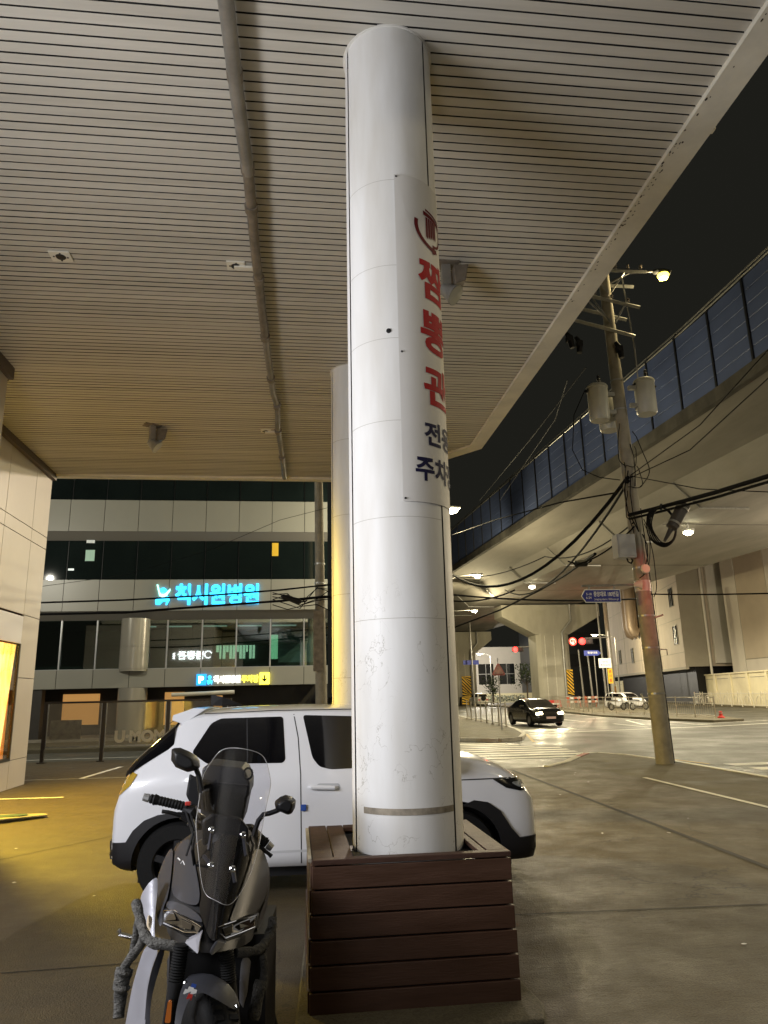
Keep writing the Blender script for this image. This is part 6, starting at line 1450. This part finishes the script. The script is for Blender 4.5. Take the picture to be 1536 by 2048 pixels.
P = rnd_poly([(336,2002),(344,2003),(341,2046),(329,2046)], 4); mb = MB(); mb.prism([onY(u, v_, 2.955) for u, v_ in P], (0,.015,0)); rf = mb.build('reflector', m_amber, sc)
mb = MB(); mb.prism([onY(337+(u-337)*1.3, 2024+(v_-2024)*1.12, 2.965) for u, v_ in P], (0,.015,0)); mb.build('bezel', m_black, rf)
# crash bars wrapped in grey cloth
def bar(name, pts, r, m=m_wrapg, rib=True):
    Q = [onY(*p) for p in pts]; out = []; rr = []
    for a, b in zip(Q, Q[1:]):
        k = max(2, int((b-a).length/.018))
        for i in range(k): out.append(a.lerp(b, i/k)); rr.append(r*(1 + (.10*sin(len(rr)*1.7) + random.uniform(-.07,.07) if rib else 0)))
    out.append(Q[-1]); rr.append(r*.9); sm = [out[0]] + [(out[i-1]+out[i]*2+out[i+1])/4 for i in range(1, len(out)-1)] + [out[-1]]
    mb = MB(); mb.tube(sm, rr, 12); return mb.build(name, m, sc, smooth=True)
bar('crash_bar', [(272,1806,3.28),(277,1822,3.24),(280,1840,3.22),(288,1868,3.16),(302,1886,3.12),(330,1889,3.10),(352,1893,3.10)], .019)
bar('crash_bar', [(278,1838,3.24),(272,1862,3.24),(270,1884,3.24),(263,1912,3.26)], .014)
bar('crash_bar', [(288,1870,3.17),(284,1888,3.19),(264,1912,3.22),(250,1932,3.24),(246,1946,3.24)], .017)
bar('wrapped_peg', [(250,1936,3.24),(244,1958,3.23),(240,1978,3.22)], .031); bar('wrapped_peg', [(242,1972,3.21),(240,2005,3.20),(237,2036,3.18)], .023)
for c_, r_ in (((243,1976,3.20),.03),((249,1944,3.22),.027)):
    mb = MB(); c = onY(*c_); mb.lathe([(r_*.8,-.012),(r_*1.1,0),(r_*.8,.012)], c, (.1,0,1), 12); mb.build('tie_wrap', m_wrapg, sc)
m_wrapd = mat('dark_wrap', (.05,.046,.038), .9, var=.7, vscale=22, bump=1.0, bscale=70)
bar('crash_bar', [(545,1838,3.30),(543,1856,3.27),(536,1876,3.22),(520,1899,3.16),(498,1904,3.12),(474,1906,3.10)], .017, m_wrapd)
bar('crash_bar', [(524,1902,3.18),(529,1935,3.2),(527,1965,3.2),(512,1998,3.18)], .014, m_wrapd)
mb = MB(); R_ = random.Random(5)
for i in range(160):                         # frayed threads on the right-hand wrap
    t_ = R_.random(); u, v_ = (545 - 25*t_ + R_.uniform(-5,5), 1838 + 62*t_); p = onY(u, v_, 3.27-.1*t_); d = Vector((R_.uniform(-.2,1),R_.uniform(-.5,.3),R_.uniform(-.6,.6))).normalized()*R_.uniform(.01,.028); mb.tube([p, p+d*.6, p+d+Vector((0,0,-.006))], .0012, 3)
mb.build('frayed_threads', m_wrapd, sc)
bar('wrapped_peg', [(522,1960,3.18),(514,2000,3.16),(506,2040,3.14)], .023, m_wrapd)
mb = MB(); mb.prism([onY(234,1862,3.45), onY(238,1861,3.45), onY(240,1868,3.45), onY(268,1876,3.42), onY(267,1882,3.42), onY(236,1872,3.45)], (0,.03,0)); mb.build('foot_peg', m_chrome, sc)
mb = MB(); mb.tube([(-.12,3.85,.32),(-.02,3.80,.015),(.02,3.74,.012)], .014, 8); mb.build('side_stand', m_dark, sc)
mb = MB(); mb.prism([onY(u, v_, 3.72) for u, v_ in ((378,1560),(392,1552),(398,1600),(384,1618))], (0,.02,0)); mb.build('hand_guard', m_black, sc)

# piece of flattened cardboard on the left
t = onZ(30, 1645, 0)
mb = MB(); mb.prism([(-4.7,11.5,.02),(-4.1,11.65,.05),(-3.62,12.05,.03),(-3.72,12.25,.025),(-4.3,12.05,.06),(-4.8,12.0,.03)], (0,0,.012))
bd = thing('flattened_board', 'flattened pale board lying on the ground by the left wall', 'board', (-4.2, 11.9, 0)); mb.build('sheet', mat('board_pale', (.35,.32,.2), .7, var=.3, vscale=5), bd)
mb = MB(); mb.prism([(-4.25,11.72,.068),(-3.85,11.95,.062),(-3.95,12.08,.062),(-4.35,11.95,.072)], (0,0,.004)); mb.build('green_print', mat('board_green', (.06,.12,.07), .6, var=.5, vscale=9), bd)
lit = MB(); R_ = random.Random(11)
specks = [(R_.uniform(-3.5,5.8), R_.uniform(4.6,15.5)) for _ in range(26)]
for i, (x, y) in enumerate(specks):
    if -1.6 < x < 2.2 and y < 9: continue
    r = R_.uniform(.008,.022); lit.add([(x+r*cos(a)*R_.uniform(.6,1.3), y+r*sin(a)*R_.uniform(.6,1.3), .004+R_.uniform(0,.006)) for a in [k*pi/3 for k in range(6)]], [(0,1,2,3,4,5)])
o = tag(lit.build('litter_specks', m_bwhite), 'tiny pale specks of litter scattered on the forecourt', 'litter'); o['kind'] = 'stuff'

# ================================================================== light
w = bpy.data.worlds.new('World'); S.world = w; w.use_nodes = True; nt = w.node_tree; bg = nt.nodes['Background']
sky = nt.nodes.new('ShaderNodeTexSky'); sky.sky_type = 'NISHITA'; sky.sun_disc = False; sky.sun_elevation = radians(-4); sky.sun_rotation = radians(200)
mxs = nt.nodes.new('ShaderNodeMix'); mxs.data_type = 'RGBA'; mxs.inputs[0].default_value = .94; nt.links.new(sky.outputs[0], mxs.inputs['A']); mxs.inputs['B'].default_value = (.115,.114,.090,1)   # night sky over a lit city
nt.links.new(mxs.outputs['Result'], bg.inputs[0]); bg.inputs[1].default_value = .105
# shop sign light on the building to the left behind the viewer
lamp('shop_sign_light', (-4.25, 2.6, 2.9), (.93,.93,.98), 325, 'AREA', (2.8, 1.0), (.6, 5.2, 2.9))
lamp('white_fill_light', (-2.5, -3.0, 3.0), (.95,.96,1.0), 95, 'AREA', (1.5, .8), (.3, 6.5, 3.4))  # white fill added behind the viewer to even out the lighting
lamp('warm_fill_light', (10.5, -5, 8.5), (1,.82,.48), 420, 'SPOT', .15, (8, 0, 0), radians(165), .5)  # unseen warm light added to lift the right side of the column
lamp('street_light_right', (20, 12, 9.0), (1,.88,.58), 1600, 'SPOT', .15, (17, 12, 0), radians(168), .5)
lamp('hidden_fill_light', (-15, 22, 9), (1,.95,.80), 2600, 'SPOT', .04, (-9, 33, 3), radians(150), .5)  # unseen light added to brighten the hospital bands
lamp('hidden_fill_light', (5.0, 30, 9.0), (1,.95,.80), 1100, 'SPOT', .1, (-3, 34, 5), radians(130), .5)  # second added light for the hospital, hidden behind the near column
lamp('hidden_fill_light', (3.3, 24, 8.5), (1,.84,.66), 3600, 'SPOT', .15, (-5.6, 14, 2), radians(80), .6)  # added light hidden behind the column, aimed at the clad building
lamp('amber_wall_light', (-5.3, 12.4, 4.4), (1,.68,.06), 3400, 'SPOT', .12, (-2.4, 12.6, 0), radians(134), .8)
lamp('barrier_fill_light', (9.5, 4, 10), (1,.84,.55), 420, 'POINT', .15)  # unseen light added to reach the noise barrier, pole and sidewalk
for z_ in (3.1, 4.2): lamp('red_fill_spot', (9.6, 9.2, 6.2), (1,.08,.05), 800, 'SPOT', .06, (8.3, PYp, z_), radians(12), .9)  # unseen narrow spots added to redden the utility pole
S.view_settings.view_transform = 'Standard'; S.view_settings.look = 'None'; S.view_settings.exposure = .05; S.view_settings.gamma = 1
S.cycles.use_denoising = True; S.cycles.max_bounces = 8; S.cycles.sample_clamp_indirect = 6; S.cycles.transparent_max_bounces = 12
